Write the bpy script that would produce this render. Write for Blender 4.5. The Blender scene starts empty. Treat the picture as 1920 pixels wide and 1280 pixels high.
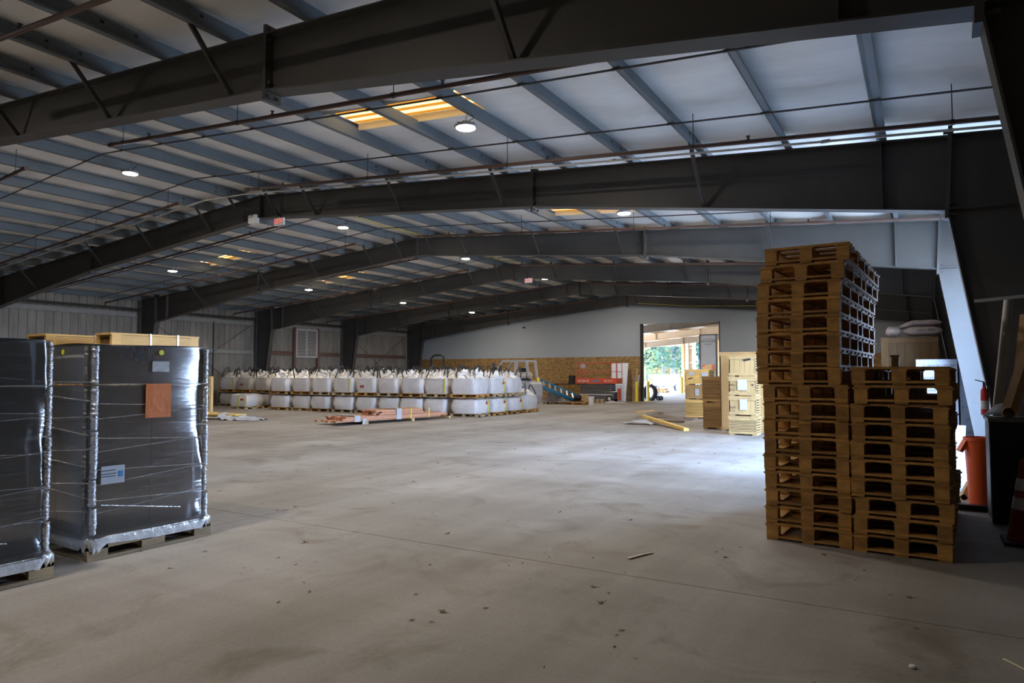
import bpy, bmesh, math, random
from mathutils import Vector, Matrix

# ------------------------------------------------------------------ camera
R = math.radians
sc = bpy.context.scene
COL = sc.collection
FPX, EYE, HOR = 1280.0, 1.45, 702.0
YAW = math.atan(767 / 1280)
PITCH = math.atan((HOR - 640) / FPX)
cam_d = bpy.data.cameras.new('camera')
cam_d.sensor_width = 36.0
cam_d.lens = 24.0
cam_d.clip_end = 500
cam = bpy.data.objects.new('camera', cam_d)
cam.location = (0, 0, EYE)
cam.rotation_euler = (math.pi / 2 + PITCH, 0, YAW)
COL.objects.link(cam)
sc.camera = cam

# ------------------------------------------------------------------ light
SKY, SUN, LAMP = 54.0, 100.0, 620.0
sc.view_settings.view_transform = 'Standard'
sc.view_settings.look = 'None'
sc.view_settings.exposure = 0.12
sc.view_settings.gamma = 1.0
sc.view_settings.use_curve_mapping = False
sc.cycles.max_bounces = 8
sc.cycles.diffuse_bounces = 5
sc.cycles.glossy_bounces = 3
sc.cycles.transparent_max_bounces = 12
sc.cycles.sample_clamp_indirect = 12.0
sc.cycles.use_denoising = True
w = bpy.data.worlds.new('sky')
sc.world = w
w.use_nodes = True
wn = w.node_tree.nodes
wl = w.node_tree.links
wn.clear()
wo = wn.new('ShaderNodeOutputWorld')
wb = wn.new('ShaderNodeBackground')
wt = wn.new('ShaderNodeTexCoord')
ws = wn.new('ShaderNodeSeparateXYZ')
wr = wn.new('ShaderNodeValToRGB')
wr.color_ramp.elements[0].position = 0.0
wr.color_ramp.elements[0].color = (0.52, 0.70, 1.0, 1)
wr.color_ramp.elements[1].position = 0.8
wr.color_ramp.elements[1].color = (0.30, 0.52, 1.0, 1)
wl.new(wt.outputs['Generated'], ws.inputs[0])
wl.new(ws.outputs['Z'], wr.inputs[0])
wl.new(wr.outputs[0], wb.inputs['Color'])
wb.inputs['Strength'].default_value = SKY
wl.new(wb.outputs[0], wo.inputs['Surface'])
sun_d = bpy.data.lights.new('sun', 'SUN')
sun_d.energy = SUN
sun_d.angle = R(0.6)
sun_d.color = (1.0, 0.88, 0.68)
sun = bpy.data.objects.new('sun', sun_d)
sun.rotation_euler = Vector((0.55, -0.60, -0.55)).to_track_quat('-Z', 'Y').to_euler()
COL.objects.link(sun)

# the daylight opening in the right wall helps the sampler as a portal
OPEN_Y0, OPEN_Y1, OPEN_Z = 11.25, 16.30, 3.95
pd = bpy.data.lights.new('opening_portal', 'AREA')
pd.shape = 'RECTANGLE'
pd.size = OPEN_Z
pd.size_y = OPEN_Y1 - OPEN_Y0
pd.cycles.is_portal = True
po = bpy.data.objects.new('opening_portal', pd)
po.location = (1.75, (OPEN_Y0 + OPEN_Y1) / 2, OPEN_Z / 2)
po.rotation_euler = (0, R(90), 0)
COL.objects.link(po)

# ------------------------------------------------------------------ pixel helpers (1920x1280 frame)
_d0 = Vector((-math.sin(YAW), math.cos(YAW), 0))
_r = Vector((math.cos(YAW), math.sin(YAW), 0))
_d = _d0 * math.cos(PITCH) + Vector((0, 0, math.sin(PITCH)))
_u = _d0 * -math.sin(PITCH) + Vector((0, 0, math.cos(PITCH)))
_C = Vector((0, 0, EYE))


def _ray(x, y):
    return _d + _r * ((x - 960) / FPX) - _u * ((y - 640) / FPX)


def fl(x, y, z=0.0):
    v = _ray(x, y)
    return _C + v * ((z - EYE) / v.z)


def at(x, y, Y):
    v = _ray(x, y)
    return _C + v * (Y / v.y)


# ------------------------------------------------------------------ mesh helpers
class MB:
    def __init__(s):
        s.v, s.f, s.m = [], [], []
        s.mi = 0

    def _add(s, vs, fs):
        o = len(s.v)
        s.v += [tuple(p) for p in vs]
        s.f += [tuple(i + o for i in q) for q in fs]
        s.m += [s.mi] * len(fs)
        return s

    def box(s, c, d, rz=0.0, M=None):
        hx, hy, hz = d[0] / 2, d[1] / 2, d[2] / 2
        pts = [Vector((x, y, z)) for z in (-hz, hz) for y in (-hy, hy) for x in (-hx, hx)]
        if M is not None:
            pts = [M @ p for p in pts]
        elif rz:
            q = Matrix.Rotation(rz, 3, 'Z')
            pts = [q @ p for p in pts]
        c = Vector(c)
        return s._add([p + c for p in pts], [(0, 2, 3, 1), (4, 5, 7, 6), (0, 1, 5, 4), (2, 6, 7, 3), (0, 4, 6, 2), (1, 3, 7, 5)])

    def box2(s, x0, x1, y0, y1, z0, z1):
        return s.box(((x0 + x1) / 2, (y0 + y1) / 2, (z0 + z1) / 2), (abs(x1 - x0), abs(y1 - y0), abs(z1 - z0)))

    def bar(s, p0, p1, w, h, up=(0, 0, 1)):
        p0, p1 = Vector(p0), Vector(p1)
        a = (p1 - p0).normalized()
        b = a.cross(Vector(up))
        if b.length < 1e-4:
            b = a.cross(Vector((1, 0, 0)))
        b.normalize()
        c = b.cross(a)
        pts = []
        for p in (p0, p1):
            for i, j in ((-1, -1), (1, -1), (1, 1), (-1, 1)):
                pts.append(p + b * (i * w / 2) + c * (j * h / 2))
        return s._add(pts, [(0, 1, 2, 3), (7, 6, 5, 4), (0, 4, 5, 1), (1, 5, 6, 2), (2, 6, 7, 3), (3, 7, 4, 0)])

    def tube(s, p0, p1, r, n=8, r1=None):
        return s.path([p0, p1], r, n, r1)

    def path(s, ps, r, n=8, r1=None, closed=False):
        ps = [Vector(p) for p in ps]
        k = len(ps)
        o = len(s.v)
        prev = None
        vs, fs = [], []
        for i, p in enumerate(ps):
            a = (ps[(i + 1) % k] - p) if (i < k - 1 or closed) else (p - ps[i - 1])
            if 0 < i < k - 1 or (closed and k > 2):
                a = (ps[(i + 1) % k] - ps[i - 1])
            a.normalize()
            if prev is None:
                b = a.cross(Vector((0, 0, 1)))
                if b.length < 1e-3:
                    b = a.cross(Vector((1, 0, 0)))
            else:
                b = prev - a * prev.dot(a)
            b.normalize()
            prev = b
            c = a.cross(b)
            rr = r if r1 is None else r + (r1 - r) * i / (k - 1)
            for j in range(n):
                t = 2 * math.pi * j / n
                vs.append(p + b * (rr * math.cos(t)) + c * (rr * math.sin(t)))
        m = k if closed else k - 1
        for i in range(m):
            for j in range(n):
                fs.append((i * n + j, i * n + (j + 1) % n, ((i + 1) % k) * n + (j + 1) % n, ((i + 1) % k) * n + j))
        if not closed:
            fs.append(tuple(range(n))[::-1])
            fs.append(tuple((k - 1) * n + j for j in range(n)))
        return s._add(vs, fs)

    def lathe(s, prof, n=16, c=(0, 0, 0), axis='Z', cap=True):
        vs, fs = [], []
        for r, z in prof:
            for j in range(n):
                t = 2 * math.pi * j / n
                x, y = r * math.cos(t), r * math.sin(t)
                p = (x, y, z) if axis == 'Z' else ((z, x, y) if axis == 'X' else (y, z, x))
                vs.append((p[0] + c[0], p[1] + c[1], p[2] + c[2]))
        k = len(prof)
        for i in range(k - 1):
            for j in range(n):
                fs.append((i * n + j, i * n + (j + 1) % n, (i + 1) * n + (j + 1) % n, (i + 1) * n + j))
        if cap:
            fs.append(tuple(range(n))[::-1])
            fs.append(tuple((k - 1) * n + j for j in range(n)))
        return s._add(vs, fs)

    def prism_xz(s, poly, y0, y1):
        n = len(poly)
        vs = [(x, y0, z) for x, z in poly] + [(x, y1, z) for x, z in poly]
        fs = [tuple(range(n)), tuple(range(2 * n - 1, n - 1, -1))]
        fs += [(i, i + n, (i + 1) % n + n, (i + 1) % n) for i in range(n)]
        return s._add(vs, fs)

    def prism_xy(s, poly, z0, z1):
        n = len(poly)
        vs = [(x, y, z0) for x, y in poly] + [(x, y, z1) for x, y in poly]
        fs = [tuple(range(n))[::-1], tuple(range(n, 2 * n))]
        fs += [(i, (i + 1) % n, (i + 1) % n + n, i + n) for i in range(n)]
        return s._add(vs, fs)

    def grid(s, fn, nu, nv, cu=False):
        vs = [fn(i / nu, j / nv) for j in range(nv + 1) for i in range(nu + (0 if cu else 1))]
        wd = nu if cu else nu + 1
        fs = []
        for j in range(nv):
            for i in range(nu):
                a, b = j * wd + i, j * wd + (i + 1) % wd
                fs.append((a, b, b + wd, a + wd))
        return s._add(vs, fs)

    def mesh(s, name, mats, smooth=False):
        me = bpy.data.meshes.new(name)
        me.from_pydata(s.v, [], s.f)
        for m in (mats if isinstance(mats, (list, tuple)) else [mats]):
            me.materials.append(MATS[m] if isinstance(m, str) else m)
        if any(s.m):
            me.polygons.foreach_set('material_index', s.m)
        bm = bmesh.new()
        bm.from_mesh(me)
        bmesh.ops.recalc_face_normals(bm, faces=bm.faces)
        bm.to_mesh(me)
        bm.free()
        if smooth:
            me.polygons.foreach_set('use_smooth', [True] * len(me.polygons))
            me.set_sharp_from_angle(angle=R(40))
        return me


def link(name, data, parent=None, loc=None, rot=None):
    o = bpy.data.objects.new(name, data)
    COL.objects.link(o)
    if parent is not None:
        o.parent = parent
    if loc is not None:
        o.location = loc
    if rot is not None:
        o.rotation_euler = rot
    return o


def tag(o, label=None, cat=None, group=None, kind=None):
    if label:
        o['label'] = label
    if cat:
        o['category'] = cat
    if group:
        o['group'] = group
    if kind:
        o['kind'] = kind
    return o


def thing(name, label, cat, loc=(0, 0, 0), rz=0.0, group=None):
    o = link(name, None, None, loc, (0, 0, rz))
    o.empty_display_size = 0.1
    return tag(o, label, cat, group)


def part(name, mb, m, parent, smooth=False, loc=None, rot=None, label=None, kind=None):
    o = link(name, mb.mesh(name, m, smooth) if isinstance(mb, MB) else mb, parent, loc, rot)
    return tag(o, label, None, None, kind)


def single(name, mb, m, label, cat, loc=(0, 0, 0), rz=0.0, group=None, smooth=False):
    o = link(name, mb.mesh(name, m, smooth) if isinstance(mb, MB) else mb, None, loc, (0, 0, rz))
    return tag(o, label, cat, group)


def struct(name, mb, m, smooth=False, loc=None):
    o = link(name, mb.mesh(name, m, smooth) if mb is not None else None, None, loc)
    o['kind'] = 'structure'
    return o


def dup(root, loc, rz=0.0, label=None, group=None, skip=()):
    r = root.copy()
    COL.objects.link(r)
    r.location = loc
    r.rotation_euler = (0, 0, rz)
    if label:
        r['label'] = label
    if group:
        r['group'] = group
    for ch in root.children:
        if ch.name.split('.')[0] in skip:
            continue
        c = ch.copy()
        COL.objects.link(c)
        c.parent = r
        for g in ch.children:
            e = g.copy()
            COL.objects.link(e)
            e.parent = c
    return r


def text_mesh(s, size, m, extrude=0.001, spacing=1.0):
    cu = bpy.data.curves.new('lettering', 'FONT')
    cu.body = s
    cu.size = size
    cu.align_x = 'CENTER'
    cu.align_y = 'CENTER'
    cu.space_character = spacing
    cu.extrude = extrude
    cu.resolution_u = 2
    o = bpy.data.objects.new('tmp_lettering', cu)
    COL.objects.link(o)
    dg = bpy.context.evaluated_depsgraph_get()
    me = bpy.data.meshes.new_from_object(o.evaluated_get(dg))
    bpy.data.objects.remove(o)
    me.name = 'lettering'
    me.materials.clear()
    me.materials.append(MATS[m])
    return me


FACE_MY = (R(90), 0, 0)            # lettering on a face that looks towards -y
FACE_PX = (R(90), 0, R(90))        # lettering on a face that looks towards +x

# ------------------------------------------------------------------ materials
MATS = {}


def _nodes(name):
    m = bpy.data.materials.new(name)
    m.use_nodes = True
    nt = m.node_tree
    nt.nodes.clear()
    out = nt.nodes.new('ShaderNodeOutputMaterial')
    MATS[name] = m
    return m, nt, nt.nodes, nt.links, out


def pm(name, col, rough=0.6, metal=0.0, var=0.18, scale=6.0, stretch=(1, 1, 1), bump=0.0, bscale=None, col2=None,
       coat=0.0, spec=0.5, detail=4.0, alpha=1.0, rvar=0.0):
    """painted / woven / wooden surface: principled with a noise between two colours and a fine relief"""
    m, nt, N, L, out = _nodes(name)
    b = N.new('ShaderNodeBsdfPrincipled')
    b.inputs['Roughness'].default_value = rough
    b.inputs['Metallic'].default_value = metal
    b.inputs['Specular IOR Level'].default_value = spec
    b.inputs['Coat Weight'].default_value = coat
    b.inputs['Alpha'].default_value = alpha
    tc = N.new('ShaderNodeTexCoord')
    mp = N.new('ShaderNodeMapping')
    mp.inputs['Scale'].default_value = stretch
    oi = N.new('ShaderNodeObjectInfo')
    ad = N.new('ShaderNodeVectorMath')
    ad.operation = 'ADD'
    sc_ = N.new('ShaderNodeVectorMath')
    sc_.operation = 'SCALE'
    sc_.inputs[0].default_value = (37.0, 19.0, 53.0)
    L.new(oi.outputs['Random'], sc_.inputs['Scale'])
    L.new(tc.outputs['Object'], ad.inputs[0])
    L.new(sc_.outputs[0], ad.inputs[1])
    L.new(ad.outputs[0], mp.inputs['Vector'])
    n = N.new('ShaderNodeTexNoise')
    n.inputs['Scale'].default_value = scale
    n.inputs['Detail'].default_value = detail
    n.inputs['Roughness'].default_value = 0.6
    L.new(mp.outputs[0], n.inputs['Vector'])
    rp = N.new('ShaderNodeValToRGB')
    rp.color_ramp.elements[0].position = 0.3
    rp.color_ramp.elements[1].position = 0.72
    if col2 is None:
        c0 = [c * (1 - var) for c in col]
        c1 = [min(1, c * (1 + var * 0.6)) for c in col]
    else:
        c0, c1 = col2, col
    rp.color_ramp.elements[0].color = (*c0, 1)
    rp.color_ramp.elements[1].color = (*c1, 1)
    L.new(n.outputs['Fac'], rp.inputs[0])
    if rvar:                                   # every board a little lighter or darker
        mr = N.new('ShaderNodeMapRange')
        mr.inputs['To Min'].default_value = 1 - rvar
        mr.inputs['To Max'].default_value = 1 + rvar
        L.new(oi.outputs['Random'], mr.inputs['Value'])
        hs = N.new('ShaderNodeHueSaturation')
        L.new(mr.outputs[0], hs.inputs['Value'])
        L.new(rp.outputs[0], hs.inputs['Color'])
        L.new(hs.outputs[0], b.inputs['Base Color'])
    else:
        L.new(rp.outputs[0], b.inputs['Base Color'])
    if bump:
        n2 = N.new('ShaderNodeTexNoise')
        n2.inputs['Scale'].default_value = bscale or scale * 3
        n2.inputs['Detail'].default_value = 5
        L.new(mp.outputs[0], n2.inputs['Vector'])
        bp = N.new('ShaderNodeBump')
        bp.inputs['Strength'].default_value = bump
        bp.inputs['Distance'].default_value = 0.02
        L.new(n2.outputs['Fac'], bp.inputs['Height'])
        L.new(bp.outputs[0], b.inputs['Normal'])
    L.new(b.outputs[0], out.inputs['Surface'])
    return m


def concrete():
    m, nt, N, L, out = _nodes('concrete')
    b = N.new('ShaderNodeBsdfPrincipled')
    g = N.new('ShaderNodeNewGeometry')

    def noise(scale, det, st=(1, 1, 1), rough=0.6, rot=0.0, dist=0.0):
        mp = N.new('ShaderNodeMapping')
        mp.inputs['Scale'].default_value = st
        mp.inputs['Rotation'].default_value = (0, 0, rot)
        L.new(g.outputs['Position'], mp.inputs['Vector'])
        n = N.new('ShaderNodeTexNoise')
        n.inputs['Scale'].default_value = scale
        n.inputs['Detail'].default_value = det
        n.inputs['Roughness'].default_value = rough
        n.inputs['Distortion'].default_value = dist
        L.new(mp.outputs[0], n.inputs['Vector'])
        return n.outputs['Fac']

    def ramp(f, p0, c0, p1, c1):
        r = N.new('ShaderNodeValToRGB')
        r.color_ramp.elements[0].position = p0
        r.color_ramp.elements[0].color = (*c0, 1)
        r.color_ramp.elements[1].position = p1
        r.color_ramp.elements[1].color = (*c1, 1)
        L.new(f, r.inputs[0])
        return r.outputs[0]

    def mul(a, c, f=1.0):
        x = N.new('ShaderNodeMix')
        x.data_type = 'RGBA'
        x.blend_type = 'MULTIPLY'
        x.inputs['Factor'].default_value = f
        L.new(a, x.inputs['A'])
        L.new(c, x.inputs['B'])
        return x.outputs['Result']

    base = ramp(noise(0.28, 6, dist=0.6), 0.33, (0.300, 0.275, 0.245), 0.68, (0.44, 0.425, 0.405))
    streak = ramp(noise(0.9, 5, (1, 0.10, 1), rot=R(22)), 0.36, (0.74, 0.72, 0.69), 0.60, (1, 1, 1))
    streak2 = ramp(noise(0.8, 5, (0.12, 1, 1), rot=R(-14), dist=0.4), 0.35, (0.80, 0.78, 0.76), 0.58, (1, 1, 1))
    stain = ramp(noise(1.3, 7, dist=1.2), 0.28, (0.66, 0.62, 0.56), 0.46, (1, 1, 1))
    fine = ramp(noise(38, 4), 0.25, (0.80, 0.79, 0.78), 0.6, (1, 1, 1))
    speck = ramp(noise(9, 3, rough=0.8), 0.24, (0.55, 0.5, 0.45), 0.33, (1, 1, 1))
    c = mul(mul(mul(mul(mul(base, streak), streak2), stain), fine, 0.7), speck, 0.7)
    L.new(c, b.inputs['Base Color'])
    b.inputs['Roughness'].default_value = 0.62
    b.inputs['Specular IOR Level'].default_value = 0.35
    bp = N.new('ShaderNodeBump')
    bp.inputs['Strength'].default_value = 0.18
    bp.inputs['Distance'].default_value = 0.01
    L.new(noise(14, 6), bp.inputs['Height'])
    L.new(bp.outputs[0], b.inputs['Normal'])
    L.new(b.outputs[0], out.inputs['Surface'])


concrete()


def osb():
    m, nt, N, L, out = _nodes('osb')
    b = N.new('ShaderNodeBsdfPrincipled')
    tc = N.new('ShaderNodeTexCoord')
    mp = N.new('ShaderNodeMapping')
    mp.inputs['Scale'].default_value = (9, 9, 24)
    oi = N.new('ShaderNodeObjectInfo')
    ad = N.new('ShaderNodeVectorMath')
    ad.operation = 'ADD'
    L.new(tc.outputs['Object'], ad.inputs[0])
    L.new(oi.outputs['Location'], ad.inputs[1])
    L.new(ad.outputs[0], mp.inputs['Vector'])
    v = N.new('ShaderNodeTexVoronoi')
    v.inputs['Scale'].default_value = 1.0
    L.new(mp.outputs[0], v.inputs['Vector'])
    rp = N.new('ShaderNodeValToRGB')
    rp.color_ramp.elements[0].color = (0.20, 0.105, 0.032, 1)
    rp.color_ramp.elements[1].color = (0.42, 0.26, 0.095, 1)
    sx = N.new('ShaderNodeSeparateColor')
    L.new(v.outputs['Color'], sx.inputs[0])
    L.new(sx.outputs[0], rp.inputs[0])
    L.new(rp.outputs[0], b.inputs['Base Color'])
    b.inputs['Roughness'].default_value = 0.75
    L.new(b.outputs[0], out.inputs['Surface'])


osb()


def film():
    """clear stretch wrap: mostly see-through, glossy, wrinkled"""
    m, nt, N, L, out = _nodes('stretch_film')
    tr = N.new('ShaderNodeBsdfTransparent')
    gl = N.new('ShaderNodeBsdfGlossy')
    gl.inputs['Roughness'].default_value = 0.16
    gl.inputs['Color'].default_value = (0.95, 0.97, 1, 1)
    df = N.new('ShaderNodeBsdfDiffuse')
    df.inputs['Color'].default_value = (0.75, 0.77, 0.8, 1)
    tc = N.new('ShaderNodeTexCoord')
    mp = N.new('ShaderNodeMapping')
    mp.inputs['Scale'].default_value = (1.2, 1.2, 14)
    mp.inputs['Rotation'].default_value = (R(7), R(5), 0)
    L.new(tc.outputs['Object'], mp.inputs['Vector'])
    n = N.new('ShaderNodeTexNoise')
    n.inputs['Scale'].default_value = 2.2
    n.inputs['Detail'].default_value = 4
    n.inputs['Distortion'].default_value = 0.8
    L.new(mp.outputs[0], n.inputs['Vector'])
    bp = N.new('ShaderNodeBump')
    bp.inputs['Strength'].default_value = 0.16
    bp.inputs['Distance'].default_value = 0.02
    L.new(n.outputs['Fac'], bp.inputs['Height'])
    L.new(bp.outputs[0], gl.inputs['Normal'])
    fr = N.new('ShaderNodeFresnel')
    fr.inputs['IOR'].default_value = 1.5
    L.new(bp.outputs[0], fr.inputs['Normal'])
    mu = N.new('ShaderNodeMath')
    mu.operation = 'MULTIPLY_ADD'
    mu.inputs[1].default_value = 1.5
    mu.inputs[2].default_value = 0.045
    mu.use_clamp = True
    L.new(fr.outputs[0], mu.inputs[0])
    rp = N.new('ShaderNodeValToRGB')
    rp.color_ramp.elements[0].position = 0.55
    rp.color_ramp.elements[0].color = (0.04, 0.04, 0.04, 1)
    rp.color_ramp.elements[1].position = 0.8
    rp.color_ramp.elements[1].color = (0.16, 0.16, 0.16, 1)
    L.new(n.outputs['Fac'], rp.inputs[0])
    m1 = N.new('ShaderNodeMixShader')
    L.new(rp.outputs[0], m1.inputs[0])
    L.new(tr.outputs[0], m1.inputs[1])
    L.new(df.outputs[0], m1.inputs[2])
    m2 = N.new('ShaderNodeMixShader')
    L.new(mu.outputs[0], m2.inputs[0])
    L.new(m1.outputs[0], m2.inputs[1])
    L.new(gl.outputs[0], m2.inputs[2])
    L.new(m2.outputs[0], out.inputs['Surface'])


film()


def translucent(name, col, amount=0.75):
    m, nt, N, L, out = _nodes(name)
    t = N.new('ShaderNodeBsdfTranslucent')
    t.inputs['Color'].default_value = (*col, 1)
    d = N.new('ShaderNodeBsdfDiffuse')
    d.inputs['Color'].default_value = (*[c * 0.8 for c in col], 1)
    x = N.new('ShaderNodeMixShader')
    x.inputs[0].default_value = 1 - amount
    L.new(t.outputs[0], x.inputs[1])
    L.new(d.outputs[0], x.inputs[2])
    L.new(x.outputs[0], out.inputs['Surface'])


translucent('skylight_pane', (0.075, 0.047, 0.014))
translucent('skylight_rib', (0.55, 0.27, 0.07))
translucent('skylight_white', (0.055, 0.046, 0.034))
translucent('leaf_green', (0.055, 0.080, 0.035), 0.4)
translucent('leaf_pine', (0.030, 0.052, 0.034), 0.35)
translucent('leaf_yellow', (0.13, 0.105, 0.05), 0.4)
translucent('leaf_orange', (0.13, 0.09, 0.05), 0.4)


def emis(name, col, s):
    m, nt, N, L, out = _nodes(name)
    e = N.new('ShaderNodeEmission')
    e.inputs['Color'].default_value = (*col, 1)
    e.inputs['Strength'].default_value = s
    L.new(e.outputs[0], out.inputs['Surface'])


emis('lamp_lens', (1.0, 0.90, 0.78), LAMP)
emis('sign_red', (1.0, 0.08, 0.05), 1.2)

pm('frame_steel', (0.060, 0.057, 0.054), 0.55, var=0.15, scale=1.2)
pm('frame_steel_grey', (0.42, 0.45, 0.48), 0.5, var=0.08, scale=1.0)
pm('purlin_steel', (0.125, 0.145, 0.162), 0.5, var=0.12, scale=1.5)
pm('insulation', (0.80, 0.775, 0.735), 0.42, var=0.16, scale=0.9, stretch=(0.5, 1.6, 1), bump=0.5, bscale=3.5)
pm('roof_sheet', (0.45, 0.46, 0.47), 0.5, 0.3)
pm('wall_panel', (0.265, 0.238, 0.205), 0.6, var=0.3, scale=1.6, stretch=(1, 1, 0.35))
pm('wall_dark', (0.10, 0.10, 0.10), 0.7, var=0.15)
pm('girt', (0.30, 0.285, 0.26), 0.55, var=0.15)
pm('girt_red', (0.16, 0.085, 0.065), 0.6, var=0.2)
pm('white_liner', (0.37, 0.405, 0.435), 0.5, var=0.05, scale=0.5)
pm('pipe_red', (0.085, 0.045, 0.035), 0.5, var=0.2)
pm('pipe_black', (0.03, 0.028, 0.026), 0.5)
pm('galvanised', (0.55, 0.56, 0.57), 0.35, 0.7, var=0.12)
pm('conduit', (0.52, 0.50, 0.47), 0.4, 0.4)
pm('yellow_cord', (0.62, 0.50, 0.05), 0.6)
pm('bolt', (0.35, 0.35, 0.36), 0.4, 0.7)
pm('lamp_body', (0.42, 0.42, 0.43), 0.4, 0.3)
pm('pallet_wood', (0.43, 0.222, 0.056), 0.7, var=0.35, scale=5.0, stretch=(2, 0.6, 3), bump=0.15, bscale=30, rvar=0.28)
pm('pallet_wood_grey', (0.46, 0.33, 0.18), 0.75, var=0.3, scale=5.0, stretch=(2, 0.6, 3), bump=0.15, bscale=30, rvar=0.2)
pm('pine', (0.72, 0.52, 0.25), 0.6, var=0.18, scale=3.0, stretch=(3, 3, 0.5), rvar=0.12)
pm('pine_pale', (0.41, 0.275, 0.12), 0.6, var=0.14, scale=3.0, stretch=(3, 3, 0.5), rvar=0.1)
pm('ply_brown', (0.42, 0.25, 0.095), 0.6, var=0.2, scale=2.5, stretch=(2, 2, 0.4), rvar=0.12)
pm('crate_gold', (0.70, 0.44, 0.14), 0.55, var=0.22, scale=3.0, stretch=(0.6, 0.6, 4), bump=0.1, rvar=0.12)
pm('crate_dark', (0.20, 0.105, 0.028), 0.6, var=0.25, scale=3.0, stretch=(3, 3, 0.4), rvar=0.2)
pm('gap_shade', (0.055, 0.042, 0.03), 0.7)  # near-black tone standing in for the shade between crate slats
pm('cedar', (0.50, 0.24, 0.135), 0.6, var=0.22, scale=4.0, stretch=(3, 0.3, 3), rvar=0.22)
pm('cedar_end', (0.30, 0.14, 0.065), 0.7, var=0.35, scale=12.0)
pm('weathered_plank', (0.33, 0.25, 0.19), 0.75, var=0.3, scale=5.0, rvar=0.25)
pm('plank_yellow', (0.74, 0.50, 0.14), 0.6, var=0.12, scale=4.0)
pm('bag_white', (0.62, 0.60, 0.60), 0.55, var=0.13, scale=3.0, bump=0.35, bscale=7.0, rvar=0.08)
pm('bag_skirt', (0.80, 0.77, 0.73), 0.5, var=0.15, scale=5.0, bump=0.4, bscale=14.0)
pm('strap_black', (0.018, 0.017, 0.018), 0.6)
pm('strap_yellow', (0.72, 0.62, 0.08), 0.6, var=0.1)
pm('print_red', (0.45, 0.03, 0.03), 0.6, var=0.3, scale=30)
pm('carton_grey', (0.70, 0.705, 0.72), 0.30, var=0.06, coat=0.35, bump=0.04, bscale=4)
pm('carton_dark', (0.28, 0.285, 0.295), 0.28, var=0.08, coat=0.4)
pm('film_crease', (0.62, 0.65, 0.70), 0.18, 0.75, var=0.35, scale=18, stretch=(1, 1, 3), bump=0.5, bscale=40)
pm('film_crease_bronze', (0.38, 0.35, 0.30), 0.2, 0.75, var=0.35, scale=18, stretch=(1, 1, 3), bump=0.5, bscale=40)
pm('film_skirt', (0.74, 0.76, 0.78), 0.22, 0.15, var=0.25, scale=9, bump=0.8, bscale=16, coat=0.6)
pm('placard_orange', (0.66, 0.155, 0.0), 0.5, var=0.12, scale=5, bump=0.4, bscale=9)
pm('paper_white', (0.46, 0.48, 0.52), 0.6, var=0.05)
pm('label_grey', (0.50, 0.50, 0.50), 0.35, var=0.35, scale=10, stretch=(1, 1, 4))
pm('sticker_yellow', (0.80, 0.75, 0.02), 0.5, var=0.05)
pm('blue_print', (0.05, 0.22, 0.55), 0.5)
pm('ink', (0.02, 0.02, 0.025), 0.6)
pm('red_orange', (0.60, 0.085, 0.035), 0.42, var=0.12)
pm('can_orange', (0.80, 0.13, 0.04), 0.42, var=0.08)
pm('lift_grey', (0.085, 0.088, 0.095), 0.55)
pm('rubber', (0.022, 0.021, 0.020), 0.8, var=0.3)
pm('hub_white', (0.62, 0.60, 0.54), 0.5)
pm('white_paint', (0.76, 0.77, 0.78), 0.45, var=0.06)
pm('grey_paint', (0.40, 0.40, 0.41), 0.45, var=0.10)
pm('safety_yellow', (0.80, 0.56, 0.02), 0.45, var=0.08)
pm('ladder_blue', (0.02, 0.15, 0.25), 0.45, var=0.12)
pm('aluminium', (0.72, 0.73, 0.74), 0.3, 0.7, var=0.08)
pm('tarp', (0.12, 0.095, 0.085), 0.5, var=0.35, scale=6, bump=0.6, bscale=8)
pm('cardboard', (0.52, 0.31, 0.13), 0.7, var=0.15)
pm('steel_blue', (0.10, 0.22, 0.42), 0.4)
pm('tank_metal', (0.66, 0.64, 0.62), 0.3, 0.6, var=0.15)
pm('black_plastic', (0.012, 0.012, 0.013), 0.5)
pm('cloth_grey', (0.42, 0.40, 0.39), 0.7, bump=0.4)
pm('tube_grey', (0.30, 0.28, 0.25), 0.4, 0.2, var=0.2, stretch=(1, 1, .3))
pm('plank_tan', (0.46, 0.26, 0.09), 0.6, var=0.2, scale=4, stretch=(2, 2, .4))
pm('extinguisher_red', (0.42, 0.02, 0.02), 0.35)
pm('cone_red', (0.28, 0.03, 0.02), 0.55)
pm('wrap_white', (0.40, 0.41, 0.43), 0.45, var=0.06, bump=0.3, bscale=6)
pm('pack_wrap', (0.25, 0.26, 0.285), 0.5, var=0.08, bump=0.3, bscale=6)
pm('sack', (0.46, 0.36, 0.31), 0.6, var=0.2, bump=0.4, bscale=8)
pm('louver_white', (0.60, 0.60, 0.58), 0.5)
pm('leaf_brown', (0.17, 0.09, 0.035), 0.8, var=0.4, scale=20)
pm('twig', (0.62, 0.54, 0.44), 0.8)
pm('asphalt', (0.40, 0.35, 0.27), 0.8, var=0.15, scale=0.8)
pm('bark', (0.040, 0.034, 0.030), 0.85, var=0.3, scale=3)
pm('annex_beam', (0.74, 0.56, 0.36), 0.55, var=0.08)
pm('annex_dark', (0.30, 0.235, 0.165), 0.6, var=0.1)
pm('annex_wall', (0.66, 0.49, 0.27), 0.6, var=0.12)
pm('annex_roof', (0.78, 0.70, 0.58), 0.5)
pm('door_leaf', (0.66, 0.61, 0.56), 0.5, var=0.05)
pm('trailer_blue', (0.32, 0.36, 0.46), 0.5)

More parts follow.
